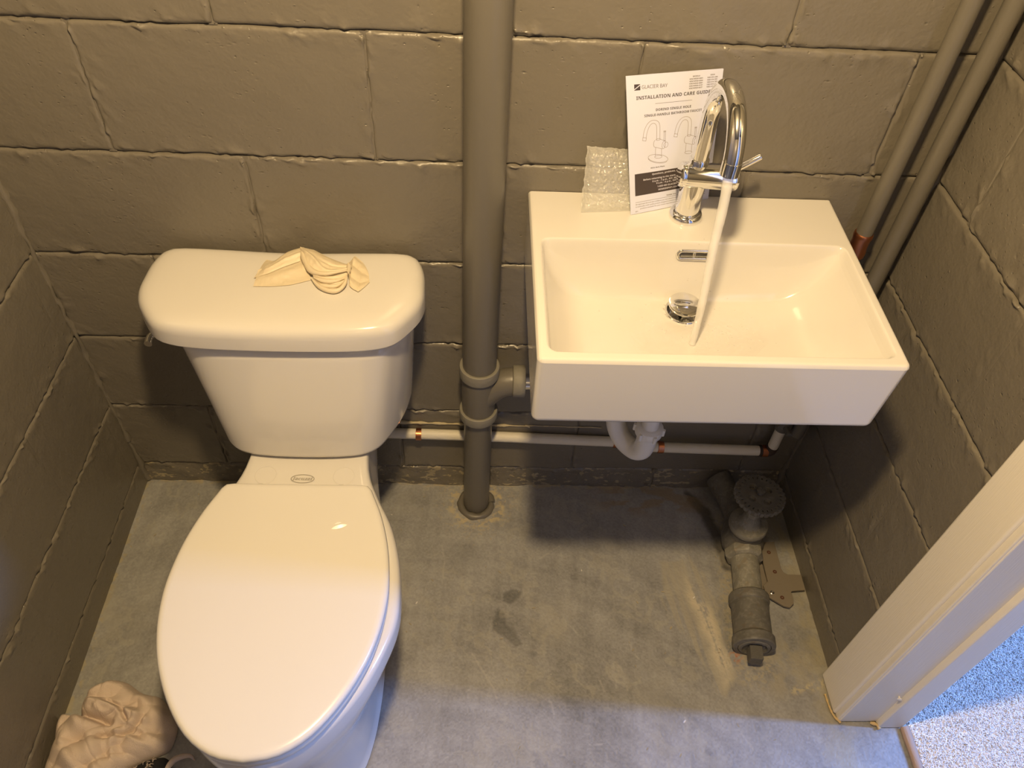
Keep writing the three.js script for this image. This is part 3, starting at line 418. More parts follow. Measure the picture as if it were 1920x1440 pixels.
{
  const P = [[0.077, 0.484], [0.105, 0.488], [0.127, 0.501], [0.145, 0.509], [0.171, 0.514], [0.19, 0.528], [0.213, 0.553], [0.22, 0.577], [0.214, 0.612], [0.167, 0.635], [0.141, 0.655], [0.124, 0.703], [0.016, 0.702], [0.004, 0.664], [0.004, 0.632], [0.004, 0.612], [0.004, 0.591], [0.004, 0.563], [0.006, 0.553], [0.037, 0.555], [0.036, 0.524], [0.044, 0.503]];
  const F = [[[[0.141, 0.574], [0.18, 0.593], [0.214, 0.612]], 0.007, 0.012], [[[0.15, 0.6], [0.18, 0.612], [0.2, 0.62]], 0.006, 0.009], [[[0.01, 0.57], [0.034, 0.607], [0.079, 0.656]], 0.016, 0.018], [[[0.05, 0.565], [0.085, 0.605], [0.115, 0.66]], 0.015, 0.016], [[[0.066, 0.536], [0.098, 0.544], [0.135, 0.555], [0.173, 0.57]], 0.008, 0.014], [[[0.116, 0.555], [0.093, 0.56], [0.081, 0.55]], 0.006, 0.01], [[[0.143, 0.657], [0.127, 0.621], [0.128, 0.593]], 0.007, 0.012], [[[0.05, 0.515], [0.09, 0.5], [0.15, 0.525], [0.195, 0.56]], 0.012, 0.014], [[[0.1, 0.6], [0.15, 0.59], [0.165, 0.565]], 0.005, -0.016], [[[0.04, 0.556], [0.08, 0.568], [0.11, 0.575]], 0.006, -0.02], [[[0.09, 0.535], [0.12, 0.548], [0.14, 0.572]], 0.004, -0.014]];
  const t = thing('towel', 'crumpled pinkish-beige towel heaped on the floor in front of the toilet', 'towel', [0.1, 0, 0.6]);
  part('cloth', shift(cloth(P, 0.001, 0.062, F, 17, 201, { nr: 100, nt: 280, amp: 0.5, dir: 0.75 }), [0.1, 0, 0.6]), M.towel, t);
  const Q = [[0.158, 0.642], [0.18, 0.628], [0.207, 0.622], [0.224, 0.632], [0.23, 0.66], [0.214, 0.7], [0.15, 0.7], [0.143, 0.668]];
  const b = thing('cloth_scrap', 'black cloth with a pale frayed patch, half under the towel beside the toilet', 'cloth', [0.18, 0, 0.65]);
  part('cloth', shift(cloth(Q, 0.001, 0.018, [], 40, 231, { nr: 30, nt: 90, amp: 0.5 }), [0.18, 0, 0.65]), M.black, b);
  part('hem', sweep([[0.045, 0.012, 0.018], [0.047, 0.024, -0.004], [0.058, 0.027, -0.018], [0.078, 0.018, -0.026], [0.086, 0.006, -0.022]], (u) => 0.0055 * Math.sin(Math.PI * clamp(0.12 + u * 0.8)), 10, 40), M.towel, b, 'pale curled hem');
  const fr = [], r = rng(61); for (let i = 0; i < 46; i++) { const x = -0.03 + 0.05 * r(), z = -0.008 - 0.4 * (x) - 0.005 + 0.02 * r(), a = r() * 6.28; fr.push(sweep([[x, 0.017, z], [x + 0.003 * Math.cos(a), 0.021, z + 0.003 * Math.sin(a)], [x + 0.006 * Math.cos(a), 0.017, z + 0.006 * Math.sin(a)]], 0.0008, 5, 6)); }
  part('fray', merge(fr), M.towel, b, 'pale frayed threads').userData.kind = 'stuff';
}
{
  const O = [0.5, 0.7135, 0.08], t = thing('cloth_strip', 'crumpled cream strip of thin cloth lying on the toilet tank lid', 'cloth', O), Y0 = 0.7145, G = [];
  const crv = (l) => { const c = new THREE.CatmullRomCurve3(l.map(([a, b]) => new THREE.Vector3(a, 0, b)), false, 'catmullrom', 0.4); return (u) => { const p = c.getPoint(clamp(u)); return [p.x, p.z]; }; };
  const sheet = (front, back, hgt, nu = 70, nv = 50) => { const f = crv(front), b = crv(back); G.push(grid(span(0, 1, nu), span(0, 1, nv), (u, v) => { const p = f(u), q = b(u), x = lerp(p[0], q[0], v), z = lerp(p[1], q[1], v), n = 0.0012 * (fbm(x * 160, z * 160, 401, 3) - 0.5) + 0.002 * (fbm(x * 60, z * 60, 405, 2) - 0.5); return [x, Y0 + Math.max(0.0003, hgt(u, v) + n * sm(0, 0.1, Math.min(v, 1 - v))), z]; }, (u, v) => [u, v])); };
  const bump = (v, c, w) => Math.exp(-(((v - c) / w) ** 2));
  // left flap: lower layer in front, upper layer folded over it, its edge running up to the neck
  sheet([[0.407, 0.118], [0.437, 0.117], [0.466, 0.112], [0.496, 0.099]], [[0.408, 0.08], [0.43, 0.07], [0.455, 0.055], [0.48, 0.045]], (u, v) => 0.001 + 0.006 * v * (0.5 + u) + 0.003 * bump(v, 0.35 + 0.2 * u, 0.18) * sm(0, 0.4, u));
  sheet([[0.404, 0.099], [0.425, 0.092], [0.446, 0.078], [0.474, 0.062]], [[0.403, 0.085], [0.415, 0.05], [0.43, 0.054], [0.451, 0.029], [0.474, 0.02]].filter((_, i) => i !== 0), (u, v) => 0.0012 + (0.0045 + 0.011 * u) * Math.pow(Math.sin(Math.PI * clamp(0.12 + 0.86 * v)), 0.6) * sm(-0.1, 0.25, u) + 0.0025 * bump(v, 0.3, 0.08) * u);
  // twisted middle
  sheet([[0.474, 0.05], [0.484, 0.078], [0.498, 0.094], [0.52, 0.1], [0.557, 0.089]], [[0.468, 0.022], [0.492, 0.029], [0.517, 0.045], [0.535, 0.053], [0.558, 0.064]], (u, v) => 0.002 + 0.019 * Math.pow(Math.sin(Math.PI * clamp(0.06 + 0.92 * v)), 0.6) * (0.75 + 0.25 * Math.sin(u * 5)) + 0.003 * bump(v, 0.35 + 0.1 * Math.sin(u * 6), 0.07) - 0.0025 * bump(v, 0.55, 0.05) * sm(0.3, 0.8, u));
  const roll = (l, h, r, n = 40) => { const g = sweep(l.map(([x, z], i) => [x, Y0 + (Array.isArray(h) ? h[i] : h), z]), (u) => r(u) * (0.7 + 0.5 * (fbm(u * 9 + n, n, 421, 3) - 0.5)) * (0.35 + 0.65 * sm(0, 0.15, Math.min(u, 1 - u))), 14, n * 2); G.push(g); };
  roll([[0.472, 0.022], [0.476, 0.045], [0.485, 0.07], [0.498, 0.09], [0.52, 0.098], [0.54, 0.094], [0.556, 0.088]], [0.006, 0.014, 0.014, 0.013, 0.014, 0.015, 0.014], (u) => 0.0035 + 0.003 * Math.sin(Math.PI * clamp(u * 0.9 + 0.1)));
  roll([[0.497, 0.1], [0.507, 0.112], [0.517, 0.122], [0.532, 0.129], [0.546, 0.127], [0.554, 0.115], [0.556, 0.094]], [0.008, 0.005, 0.005, 0.005, 0.006, 0.009, 0.012], (u) => 0.0032 + 0.0022 * Math.sin(Math.PI * u));
  roll([[0.503, 0.103], [0.52, 0.11], [0.536, 0.11], [0.552, 0.102]], 0.009, (u) => 0.0022 + 0.0032 * Math.sin(Math.PI * u));
  roll([[0.512, 0.115], [0.526, 0.119], [0.54, 0.118], [0.551, 0.108]], 0.006, (u) => 0.0022 + 0.003 * Math.sin(Math.PI * u));
  roll([[0.554, 0.066], [0.557, 0.078], [0.557, 0.093]], 0.012, (u) => 0.003 + 0.0028 * Math.sin(Math.PI * u), 20);
  sheet([[0.503, 0.106], [0.517, 0.121], [0.532, 0.128], [0.546, 0.125], [0.555, 0.113]], [[0.5, 0.095], [0.517, 0.099], [0.53, 0.098], [0.545, 0.095], [0.556, 0.09]], (u, v) => 0.002 + 0.008 * v + 0.002 * Math.sin(v * 16), 40, 30);
  // pleated flare on the right
  sheet([[0.556, 0.09], [0.559, 0.1], [0.561, 0.113], [0.568, 0.121], [0.577, 0.126]].reverse().reverse(), [[0.556, 0.066], [0.559, 0.05], [0.56, 0.037], [0.567, 0.042], [0.575, 0.051]], (u, v) => 0.0015 + (0.011 * (1 - u) ** 1.5 + 0.003) * (0.35 + 0.65 * Math.abs(Math.sin(v * 8.5 + 0.7))) * (0.4 + 0.6 * sm(0, 0.12, Math.min(v, 1 - v))), 40, 60);
  sheet([[0.574, 0.1255], [0.577, 0.126], [0.585, 0.114], [0.592, 0.101]], [[0.57, 0.052], [0.575, 0.051], [0.582, 0.063], [0.5885, 0.08]], (u, v) => 0.0012 + 0.0035 * (1 - u) * Math.abs(Math.sin(v * 8.5 + 0.7)), 20, 50);
  part('cloth', shift(merge(G), O), M.latex, t);
}

/* ================= basin ================= */
const SX0 = 0.849, SX1 = 1.353, SZ1 = 0.383, SY = 0.833, SB = 0.702, SO = [1.1, 0.7, 0];
const sink = thing('wall_basin', 'white rectangular wall-hung basin with a running tap, right of the drain stack', 'sink', SO);
{
  const r = 0.010, cx = (SX0 + SX1) / 2, hw = (SX1 - SX0) / 2, z0 = 0.001;
  const clipR = (x, z) => { // push grid corners onto the rounded outline
    const ix = clamp(x, SX0 + r, SX1 - r), iz = clamp(z, z0 + r * 0.3, SZ1 - r), dx = x - ix, dz = z - iz, d = Math.hypot(dx, dz); if (dx && dz && d > r) return [ix + dx / d * r, iz + dz / d * r]; return [x, z]; };
  const OX0 = 0.862, OX1 = 1.341, OZ0 = 0.121, OZ1 = 0.368;
  const DX = 1.097, DZ = 0.175;
  const depth = (x, z) => {
    const dl = x - OX0, dr = OX1 - x, db = z - OZ0, df = OZ1 - z; if (Math.min(dl, dr, db, df) <= 0) return 0;
    const rr = 0.018, qx = Math.max(0, rr - Math.min(dl, dr)), qz = Math.max(0, rr - Math.min(db, df)), dc = qx && qz ? rr - Math.hypot(qx, qz) : Math.min(dl, dr, db, df); if (dc <= 0) return 0;
    const S = (t, p) => t >= 1 ? 1 : 1 - (1 - t) ** p;
    let d = 0.092 * S(dl / 0.085, 2.6) * S(dr / 0.11, 2.3) * S(db / 0.036, 2.0) * S(df / 0.034, 2.4) * sm(0, 0.009, dc);
    const rd = Math.hypot(x - DX, z - DZ); d += 0.007 * Math.exp(-rd * rd / 0.012) * S(df / 0.05, 2) * S(db / 0.04, 2); if (rd < 0.027) d += 0.035 * sm(0.027, 0.022, rd);
    return d; };
  const fine = (a, b, n, marks) => { const s = new Set(span(a, b, n).map((v) => +v.toFixed(5))); for (const m of marks) for (const o of [-0.002, 0, 0.0015, 0.003, 0.005, 0.0075, 0.01, 0.013]) s.add(+(m[0] + o * m[1]).toFixed(5)); return [...s].filter((v) => v >= a && v <= b).sort((p, q) => p - q); };
  const dense = (l, a, b, st) => { for (let v = a; v <= b; v += st) l.push(v); return l.sort((p, q) => p - q); };
  const xs = dense(fine(SX0, SX1, 160, [[OX0, 1], [OX1, -1], [SX0, 1], [SX1, -1]]), 1.0751, 1.1361, 0.001), zs = dense(fine(z0, SZ1, 120, [[OZ0, 1], [OZ1, -1], [z0, 1], [SZ1, -1]]), 0.12151, 0.1341, 0.0004);
  const F = 0.006;
  const top = grid(xs, zs, (x, z) => { const [px, pz] = clipR(x, z), e = Math.min(px - SX0, SX1 - px, SZ1 - pz), ex = clamp(px, SX0 + r, SX1 - r), ez = Math.min(pz, SZ1 - r), de = (px !== ex && pz > ez) ? r - Math.hypot(px - ex, pz - ez) : e, f = de < F ? F - Math.sqrt(Math.max(0, F * F - (F - de) ** 2)) : 0; return [px, SY - f - depth(px, pz), pz]; });
  const edge = (y, o) => { const q = []; const c = (mx, mz, a0, rr) => { for (let i = 0; i <= 8; i++) { const a = a0 + i / 8 * Math.PI / 2; q.push([mx + Math.cos(a) * rr, y, mz + Math.sin(a) * rr]); } }; const R = r; const taper = (0.833 - y) * 0.05;
    c(SX1 - r - o - taper, SZ1 - r - o - taper * 0.3, 0, R); c(SX0 + r + o, SZ1 - r - o - taper * 0.3, Math.PI / 2, R); c(SX0 + 0.004 + o, z0 + 0.004, Math.PI, 0.004); c(SX1 - 0.004 - o - taper, z0 + 0.004, Math.PI * 1.5, 0.004); return q; };
  const side = loft([edge(SY - F, 0), edge(SY - F - 0.004, 0), edge(0.78, 0), edge(SB + 0.01, 0), edge(SB + 0.005, 0.0008), edge(SB + 0.002, 0.0025), edge(SB, 0.006)], false, true);
  void cx; void hw;
  const fy = SY - depth(DX, DZ + 0.034);
  part('drain_ring', shift(revolve([[0.0305, -0.001], [0.0305, 0.001], [0.0295, 0.0022], [0.027, 0.0018], [0.025, -0.001], [0.024, -0.006], [0.0238, -0.03]], [DX, fy + 0.0005, DZ], [0, 1, 0], 48, 0.6, true), SO), M.chrome, sink, 'chrome drain rim');
  part('drain_throat', shift(revolve([[0.0238, -0.0305], [0.0238, -0.029], [0.001, -0.029]], [DX, fy, DZ], [0, 1, 0], 40), SO), M.chromeDull, sink);
  part('drain_stopper', shift(revolve([[0.006, -0.03], [0.006, 0.012], [0.024, 0.0125], [0.0262, 0.0138], [0.0268, 0.0152], [0.0262, 0.0166], [0.024, 0.0178], [0.012, 0.019], [0.001, 0.0194]], [1.0945, fy + 0.004, DZ + 0.004], [0.02, 1, 0.05], 48), SO), M.chrome, sink, 'chrome pop-up drain stopper');
  // overflow slot: chrome oval on the back slope
  const oval = (a, b, y) => Array.from({ length: 40 }, (_, i) => { const t = i / 40 * 2 * Math.PI; const st = Math.cos(t) > 0 ? 1 : -1; return [st * (a - b) + b * Math.cos(t), y, b * Math.sin(t)]; });
  const ring = loft([oval(0.0285, 0.0095, 0), oval(0.0285, 0.0095, 0.0015), oval(0.0272, 0.0082, 0.0028), oval(0.0245, 0.0055, 0.0028), oval(0.0232, 0.0042, 0.001), oval(0.0232, 0.0042, -0.006)], false, false);
  const slot = loft([oval(0.0232, 0.0042, 0.0008), oval(0.0232, 0.0042, -0.03), oval(0.0222, 0.0035, -0.0305)], false, true);
  const bar = rbox(-0.0022, 0.0022, -0.005, 0.001, -0.0042, 0.0042, 0.001);
  const zA = 0.127, yA = SY - depth(1.106, zA), nx = (depth(1.106, zA + 0.004) - depth(1.106, zA - 0.004)) / 0.008, tiltA = Math.atan(nx);
  { // cut the overflow opening out of the basin's back slope (the ring covers the edge)
    const p = top.attributes.position, keep = [], ix = top.index.array, ca = Math.cos(tiltA), sa = Math.sin(tiltA);
    for (let i = 0; i < ix.length; i += 3) { let x = 0, y = 0, z = 0; for (let k = 0; k < 3; k++) { x += p.getX(ix[i + k]) / 3; y += p.getY(ix[i + k]) / 3; z += p.getZ(ix[i + k]) / 3; }
      const u = x - 1.1055, w = (z - zA - 0.0006) * ca - (y - yA - 0.0005) * sa, h = (z - zA - 0.0006) * sa + (y - yA - 0.0005) * ca, e = Math.hypot(Math.max(0, Math.abs(u) - 0.019), w);
      if (!(e < 0.0066 && Math.abs(h) < 0.004)) keep.push(ix[i], ix[i + 1], ix[i + 2]); }
    top.setIndex(keep);
  }
  part('basin', shift(merge([top, side]), SO), M.porcelain, sink);
  for (const [n, g, m] of [['overflow_ring', ring, M.chrome], ['overflow_slot', slot, M.porcelain], ['overflow_bar', bar, M.chrome]]) { g.rotateX(tiltA); g.translate(1.1055, yA + 0.0005, zA + 0.0006); part(n, shift(g, SO), m, sink); }
  sink.userData.depthAt = undefined; sink.userData.n = sink.userData.n; globalThis.basinY = (x, z) => SY - depth(x, z);
}

/* ================= tap and water ================= */
const FO = [1.098, SY, 0.058];
const tap = thing('faucet', 'chrome single-handle tap with a high curved spout, running, on the basin deck', 'faucet', FO);
part('base_flange', revolve([[0.0262, 0.0003], [0.0265, 0.002], [0.0262, 0.006], [0.024, 0.0105], [0.0205, 0.012], [0.018, 0.012]], [0, 0, 0], [0, 1, 0], 56, 0.9), M.chrome, tap);
part('body', revolve([[0.0188, 0.01], [0.0188, 0.075], [0.017, 0.085]], [0, 0, 0], [0, 1, 0], 72), M.chrome, tap);
part('valve_body', revolve([[0.001, -0.0215], [0.0165, -0.0212], [0.0188, -0.019], [0.0192, -0.0135], [0.0188, -0.0128], [0.0188, -0.0118], [0.0196, -0.011], [0.0196, 0.062], [0.0192, 0.066], [0.0175, 0.068], [0.001, 0.0683]], [-0.005, 0.078, 0.002], [1, -0.02, 0.05], 72, 0.7), M.chrome, tap);
part('handle', merge([revolve([[0.0048, 0], [0.005, 0.003], [0.005, 0.054], [0.0044, 0.056], [0.001, 0.0565]], [0.044, 0.083, 0.006], [0.8, 0.6, 0.02], 32)]), M.chrome, tap, 'thin chrome lever');
part('spout_collar', revolve([[0.0148, 0], [0.0148, 0.012], [0.0138, 0.0135], [0.0125, 0.0137]], [0, 0.093, 0], [0, 1, 0], 40), M.chrome, tap);
{
  const pts = []; for (let i = 0; i <= 8; i++) pts.push([0, 0.104 + 0.071 * i / 8, 0]); for (let i = 1; i <= 24; i++) { const a = Math.PI - i / 24 * Math.PI; pts.push([0, 0.175 + 0.0695 * Math.sin(a), 0.0695 + 0.0695 * Math.cos(a)]); } pts.push([0, 0.171, 0.1392], [0, 0.19 - 0.022, 0.1394]);
  part('spout', sweep(pts, 0.0126, 56, 170), M.chrome, tap);
  part('aerator', revolve([[0.0131, 0], [0.0131, -0.018], [0.0118, -0.0192], [0.0095, -0.0192], [0.009, -0.013]], [0, 0.188, 0.139], [0, 1, 0.0], 36), M.chrome, tap);
}
{
  const w = thing('running_water', 'whitish stream of running water falling from the tap into the basin', 'water', [1.097, 0.84, 0.2]), O = [1.097, 0.84, 0.2];
  const y1 = globalThis.basinY(1.097, 0.25), pts = Array.from({ length: 14 }, (_, i) => { const t = i / 13; return [1.097 + 0.001 * Math.sin(t * 9), lerp(1.004, y1 + 0.001, t * t * 0.45 + t * 0.55), lerp(0.197, 0.25, t)]; });
  const g = sweep(pts, (t) => (0.0072 - 0.0022 * t) * (1 + 0.1 * (fbm(t * 40, 1, 71, 2) - 0.5)), 18, 80);
  part('stream', shift(g, O), M.water, w);
  const r = rng(17), dr = [], bead = (x, z, s, fl) => { const b = new THREE.IcosahedronGeometry(s, 2); b.scale(1, fl, 1); b.translate(x, globalThis.basinY(x, z) + s * fl * 0.4, z); dr.push(shift(b, O)); };
  for (let i = 0; i < 60; i++) { const a = -0.5 + (r() - 0.5) * 2.4, d = 0.03 + 0.11 * r(); bead(1.1 + d * Math.cos(a), 0.225 + d * 0.7 * Math.sin(a) * (r() < 0.5 ? 1 : -0.6), 0.0007 + 0.0017 * r() * r(), 0.55); }
  for (let i = 0; i < 24; i++) { const a = r() * 6.28, d = 0.034 + 0.03 * r(); bead(1.094 + d * Math.cos(a), 0.175 + d * Math.sin(a), 0.0006 + 0.0013 * r(), 0.5); }
  for (let i = 0; i < 12; i++) bead(0.92 + r() * 0.16, 0.17 + r() * 0.17, 0.0008 + 0.0012 * r(), 0.5);
  part('droplet_spray', merge(dr), M.drop, w).userData.kind = 'stuff';
  // thin sheet of water spreading over the basin floor, wrinkled round the place where the stream lands
  const sheet = grid(span(0, 1, 46), span(0, 1, 90), (u, v) => { const a = v * 2 * Math.PI, R = 0.1 + 0.03 * fbm(Math.cos(a) * 2 + 3, Math.sin(a) * 2 + 3, 81, 2), d = R * u, x = 1.105 + d * Math.cos(a), z = 0.245 + 0.62 * d * Math.sin(a) - 0.02 * u, rip = 0.0011 * Math.sin(d * 620) * Math.exp(-d * 16) + 0.0018 * (fbm(x * 170, z * 170, 83, 3) - 0.5) * sm(1, 0.7, u); return [x, globalThis.basinY(x, z) + 0.0012 * (1 - u ** 6) + rip, z]; });
  part('water_sheet', shift(sheet, O), phy({ color: 0xffffff, roughness: 0.03, transmission: 1, thickness: 0, ior: 1.33 }), w);
}

/* ================= booklet and bag on the deck ================= */
{
  const Wp = 900, Hp = 1390;
  const c = cv(Wp, Hp, (x) => {
    x.fillStyle = '#dce0f6'; x.fillRect(0, 0, Wp, Hp); const ink = '#4a4348';
    x.fillStyle = ink; x.fillRect(66, 78, 56, 56); x.fillStyle = '#dce0f6'; x.save(); x.translate(94, 106); x.rotate(-0.62); x.fillRect(-36, -4, 72, 8); x.restore();
    x.fillStyle = '#5a5257'; x.font = '46px sans-serif'; x.fillText('GLACIER BAY', 134, 124, 240);
    x.font = 'bold 17px sans-serif'; x.textAlign = 'center'; x.fillText('MODEL#', 645, 52); x.fillText('SKU#', 800, 52);
    for (let i = 0; i < 5; i++) { x.fillText('HD67495W-6' + ['001', '004', '0B1', '127', '027'][i], 645, 76 + i * 22); x.fillText('1003 01' + ['4 280', '4 281', '4 283', '4 286', '5 112'][i], 800, 76 + i * 22); }
    x.fillStyle = ink; x.font = 'bold 46px sans-serif'; x.fillText('INSTALLATION AND CARE GUIDE', 440, 222, 720);
    x.fillRect(262, 270, 356, 3);
    x.font = 'bold 34px sans-serif'; x.fillText('DORIND SINGLE HOLE', 440, 344, 350); x.fillText('SINGLE-HANDLE BATHROOM FAUCET', 440, 392, 570);
    const tapDrawing = (ox, plate) => { x.save(); x.translate(ox, 0); x.strokeStyle = '#8c8488'; x.lineWidth = 3.4; x.lineJoin = 'round'; x.beginPath(); x.moveTo(143, 590); x.bezierCurveTo(150, 500, 190, 430, 240, 430); x.bezierCurveTo(300, 430, 310, 470, 310, 520); x.lineTo(310, 628); x.moveTo(172, 597); x.bezierCurveTo(182, 530, 205, 462, 240, 460); x.bezierCurveTo(272, 460, 278, 490, 278, 530); x.lineTo(278, 628); x.stroke();
      x.beginPath(); x.moveTo(141, 590); x.lineTo(174, 598); x.lineTo(169, 628); x.lineTo(136, 620); x.closePath(); x.stroke(); x.beginPath(); x.ellipse(294, 628, 22, 8, 0, 0, 7); x.stroke();
      x.beginPath(); x.moveTo(262, 632); x.bezierCurveTo(246, 640, 240, 690, 258, 702); x.lineTo(338, 730); x.moveTo(318, 630); x.lineTo(372, 652); x.stroke(); x.beginPath(); x.ellipse(352, 690, 17, 40, 0.15, 0, 7); x.stroke(); x.beginPath(); x.ellipse(374, 692, 21, 28, 0.1, 0, 7); x.stroke(); x.strokeRect(352, 556, 14, 96); x.strokeRect(349, 548, 19, 10);
      x.beginPath(); x.moveTo(268, 706); x.lineTo(266, 800); x.moveTo(330, 728); x.lineTo(330, 806); x.stroke(); x.beginPath(); x.ellipse(298, 808, 38, 15, 0.1, 0, 7); x.stroke(); if (plate) { x.beginPath(); x.ellipse(296, 824, 106, 40, 0.26, 0, 7); x.stroke(); x.beginPath(); x.ellipse(296, 832, 106, 40, 0.26, 0.3, 3); x.stroke(); } x.restore(); };
    tapDrawing(0, true); tapDrawing(318, false);
    x.fillStyle = ink; x.font = 'bold 20px sans-serif'; x.fillText('With deck Plate', 292, 922); x.fillText('Without deck Plate', 620, 922);
    x.fillStyle = '#453c3c'; x.fillRect(50, 958, 800, 236); x.fillStyle = '#dcdcea'; x.font = 'bold 25px sans-serif';
    x.fillText('Questions, problems, missing parts?', 450, 992); x.fillText('Before returning to the store, call Customer Service', 450, 1040); x.fillText('8 a.m. - 7 p.m., EST, Monday - Friday', 450, 1070); x.fillText('9 a.m. - 6 p.m., EST, Saturday', 450, 1098); x.fillText('1-855-HD-GLACIER', 400, 1136); x.fillText('HOMEDEPOT.COM', 410, 1172);
    x.fillStyle = '#5a5257'; x.fillRect(50, 1264, 800, 3); x.font = 'bold 20px sans-serif'; x.fillText('THANK YOU', 450, 1252); x.font = '20px sans-serif';
    x.fillText('We appreciate the trust and confidence you have placed in us through the purchase of this faucet. We strive', 450, 1296, 800); x.fillText('to continually create quality products designed to enhance your home. Visit us online to see our full line of', 450, 1322, 800); x.fillText('products available for your home improvement needs. Thank you for choosing us!', 450, 1348, 700); x.fillText('001', 62, 1374);
  });
  const BL = V([1.011, 0.8335, 0.058]), BR = V([1.1445, 0.8335, 0.0065]), TL = V([0.973, 1.0475, 0.03]), TR = V([1.1165, 1.051, 0.003]), n = BR.clone().sub(BL).cross(TL.clone().sub(BL)).normalize();
  const bk = thing('booklet', 'white printed installation booklet standing against the wall behind the tap', 'booklet', BL.toArray());
  const pt = (u, v, d) => { const p = BL.clone().multiplyScalar((1 - u) * (1 - v)).addScaledVector(BR, u * (1 - v)).addScaledVector(TL, (1 - u) * v).addScaledVector(TR, u * v); return p.addScaledVector(n, d).sub(BL).toArray(); };
  const leaf = (d0, bow) => { const f = (o) => grid(span(0, 1, 24), span(0, 1, 32), (u, v) => pt(u, v, d0 + o + bow * Math.sin(Math.PI * u) * 0.003 + 0.0008 * (fbm(u * 4, v * 5, 88, 2) - 0.5))); return [f(0.0), f(-0.0003)]; };
  const paper = std({ color: lin(0.7, 0.74, 0.92), roughness: 0.7 });
  const [cf] = leaf(0.0008, 0.4); part('cover', cf, std({ color: 0xffffff, map: c, roughness: 0.55 }), bk, 'printed front page');
  part('pages', merge([...leaf(0.0002, 0.3), ...leaf(-0.0004, 0), ...leaf(-0.001, -0.2), sweep([pt(0, 0, -0.0002), pt(0, 1, -0.0002)], 0.0009, 10)]), paper, bk);
}
{
  const A = [0.930, 0.834, 0.057], B = [1.03, 0.834, 0.046], C = [0.9335, 0.9265, 0.014], D = [1.035, 0.917, 0.008];
  const g = (s) => grid(span(0, 1, 90), span(0, 1, 90), (u, v) => { const q = [0, 1, 2].map((k) => lerp(lerp(A[k], B[k], u), lerp(C[k], D[k], u), v)), e = Math.min(u, 1 - u, v, 1 - v), puff = 0.0055 * sm(0, 0.14, e), rg = (f, k) => 1 - Math.abs(fbm(u * f + 3 * fbm(u * 9, v * 9, 330 + k, 2), v * f * 0.8, 301 + s + k, 2) - 0.5) * 2.6, cell = 0.0022 * rg(11, 0) + 0.0016 * rg(25, 40) + 0.0022 * (fbm(u * 44, v * 44, 310 + s, 2) - 0.5) + 0.004 * (fbm(u * 5, v * 5, 316, 2) - 0.5), o = s * (puff + cell * sm(0, 0.05, e)); return [q[0] + 0.004 * (fbm(v * 14, 1, 320, 3) - 0.5), q[1] + 0.003 * (fbm(u * 14, 2, 321, 3) - 0.5) * v + o * 0.4, q[2] + o * 0.9]; });
  const bag = thing('bubble_bag', 'clear crinkled plastic bag standing on the basin deck left of the booklet', 'bag', [0.93, 0.834, 0.05]);
  part('film', shift(merge([g(1), g(-1)]), [0.93, 0.834, 0.05]), M.bubble, bag);
}

/* ================= pipes ================= */
{
  const O = [0.776, 0, 0.055], s = thing('drain_stack', 'thick grey painted vertical drain pipe with a branch fitting, between toilet and basin', 'pipe', O);
  part('upper_pipe', revolve([[0.0325, 0.44], [0.0325, 2.12]], [0, 0, 0], [0, 1, 0], 56), M.stack, s);
  part('lower_pipe', revolve([[0.0292, -0.01], [0.0292, 0.36]], [0, 0, 0], [0, 1, 0], 56), M.stack, s);
  const col = (y0, y1) => revolve([[0.031, y0 - 0.001], [0.0365, y0], [0.0388, y0 + 0.0025], [0.0392, y0 + 0.006], [0.0392, y1 - 0.004], [0.0382, y1 - 0.001], [0.0362, y1], [0.031, y1 - 0.001]], [0, 0, 0], [0, 1, 0], 56, 0.5);
  part('tee_body', merge([revolve([[0.0322, 0.32], [0.0335, 0.36], [0.0345, 0.4], [0.0335, 0.45]], [0, 0, 0], [0, 1, 0], 56), sweep([[0.004, 0.385, 0], [0.022, 0.407, 0], [0.042, 0.424, 0], [0.062, 0.43, 0], [0.075, 0.431, 0]], (t) => 0.031 - 0.004 * t, 32, 30)]), M.stack, s);
  part('collar', col(0.449, 0.476), M.stackWorn, s); part('collar', col(0.326, 0.35), M.stackWorn, s);
  part('branch_nut', revolve([[0.026, 0.064], [0.0305, 0.066], [0.0318, 0.0685], [0.0318, 0.087], [0.0305, 0.0895], [0.02, 0.09]], [0, 0.431, 0], [1, 0, 0], 44, 0.5), M.stackWorn, s);
}
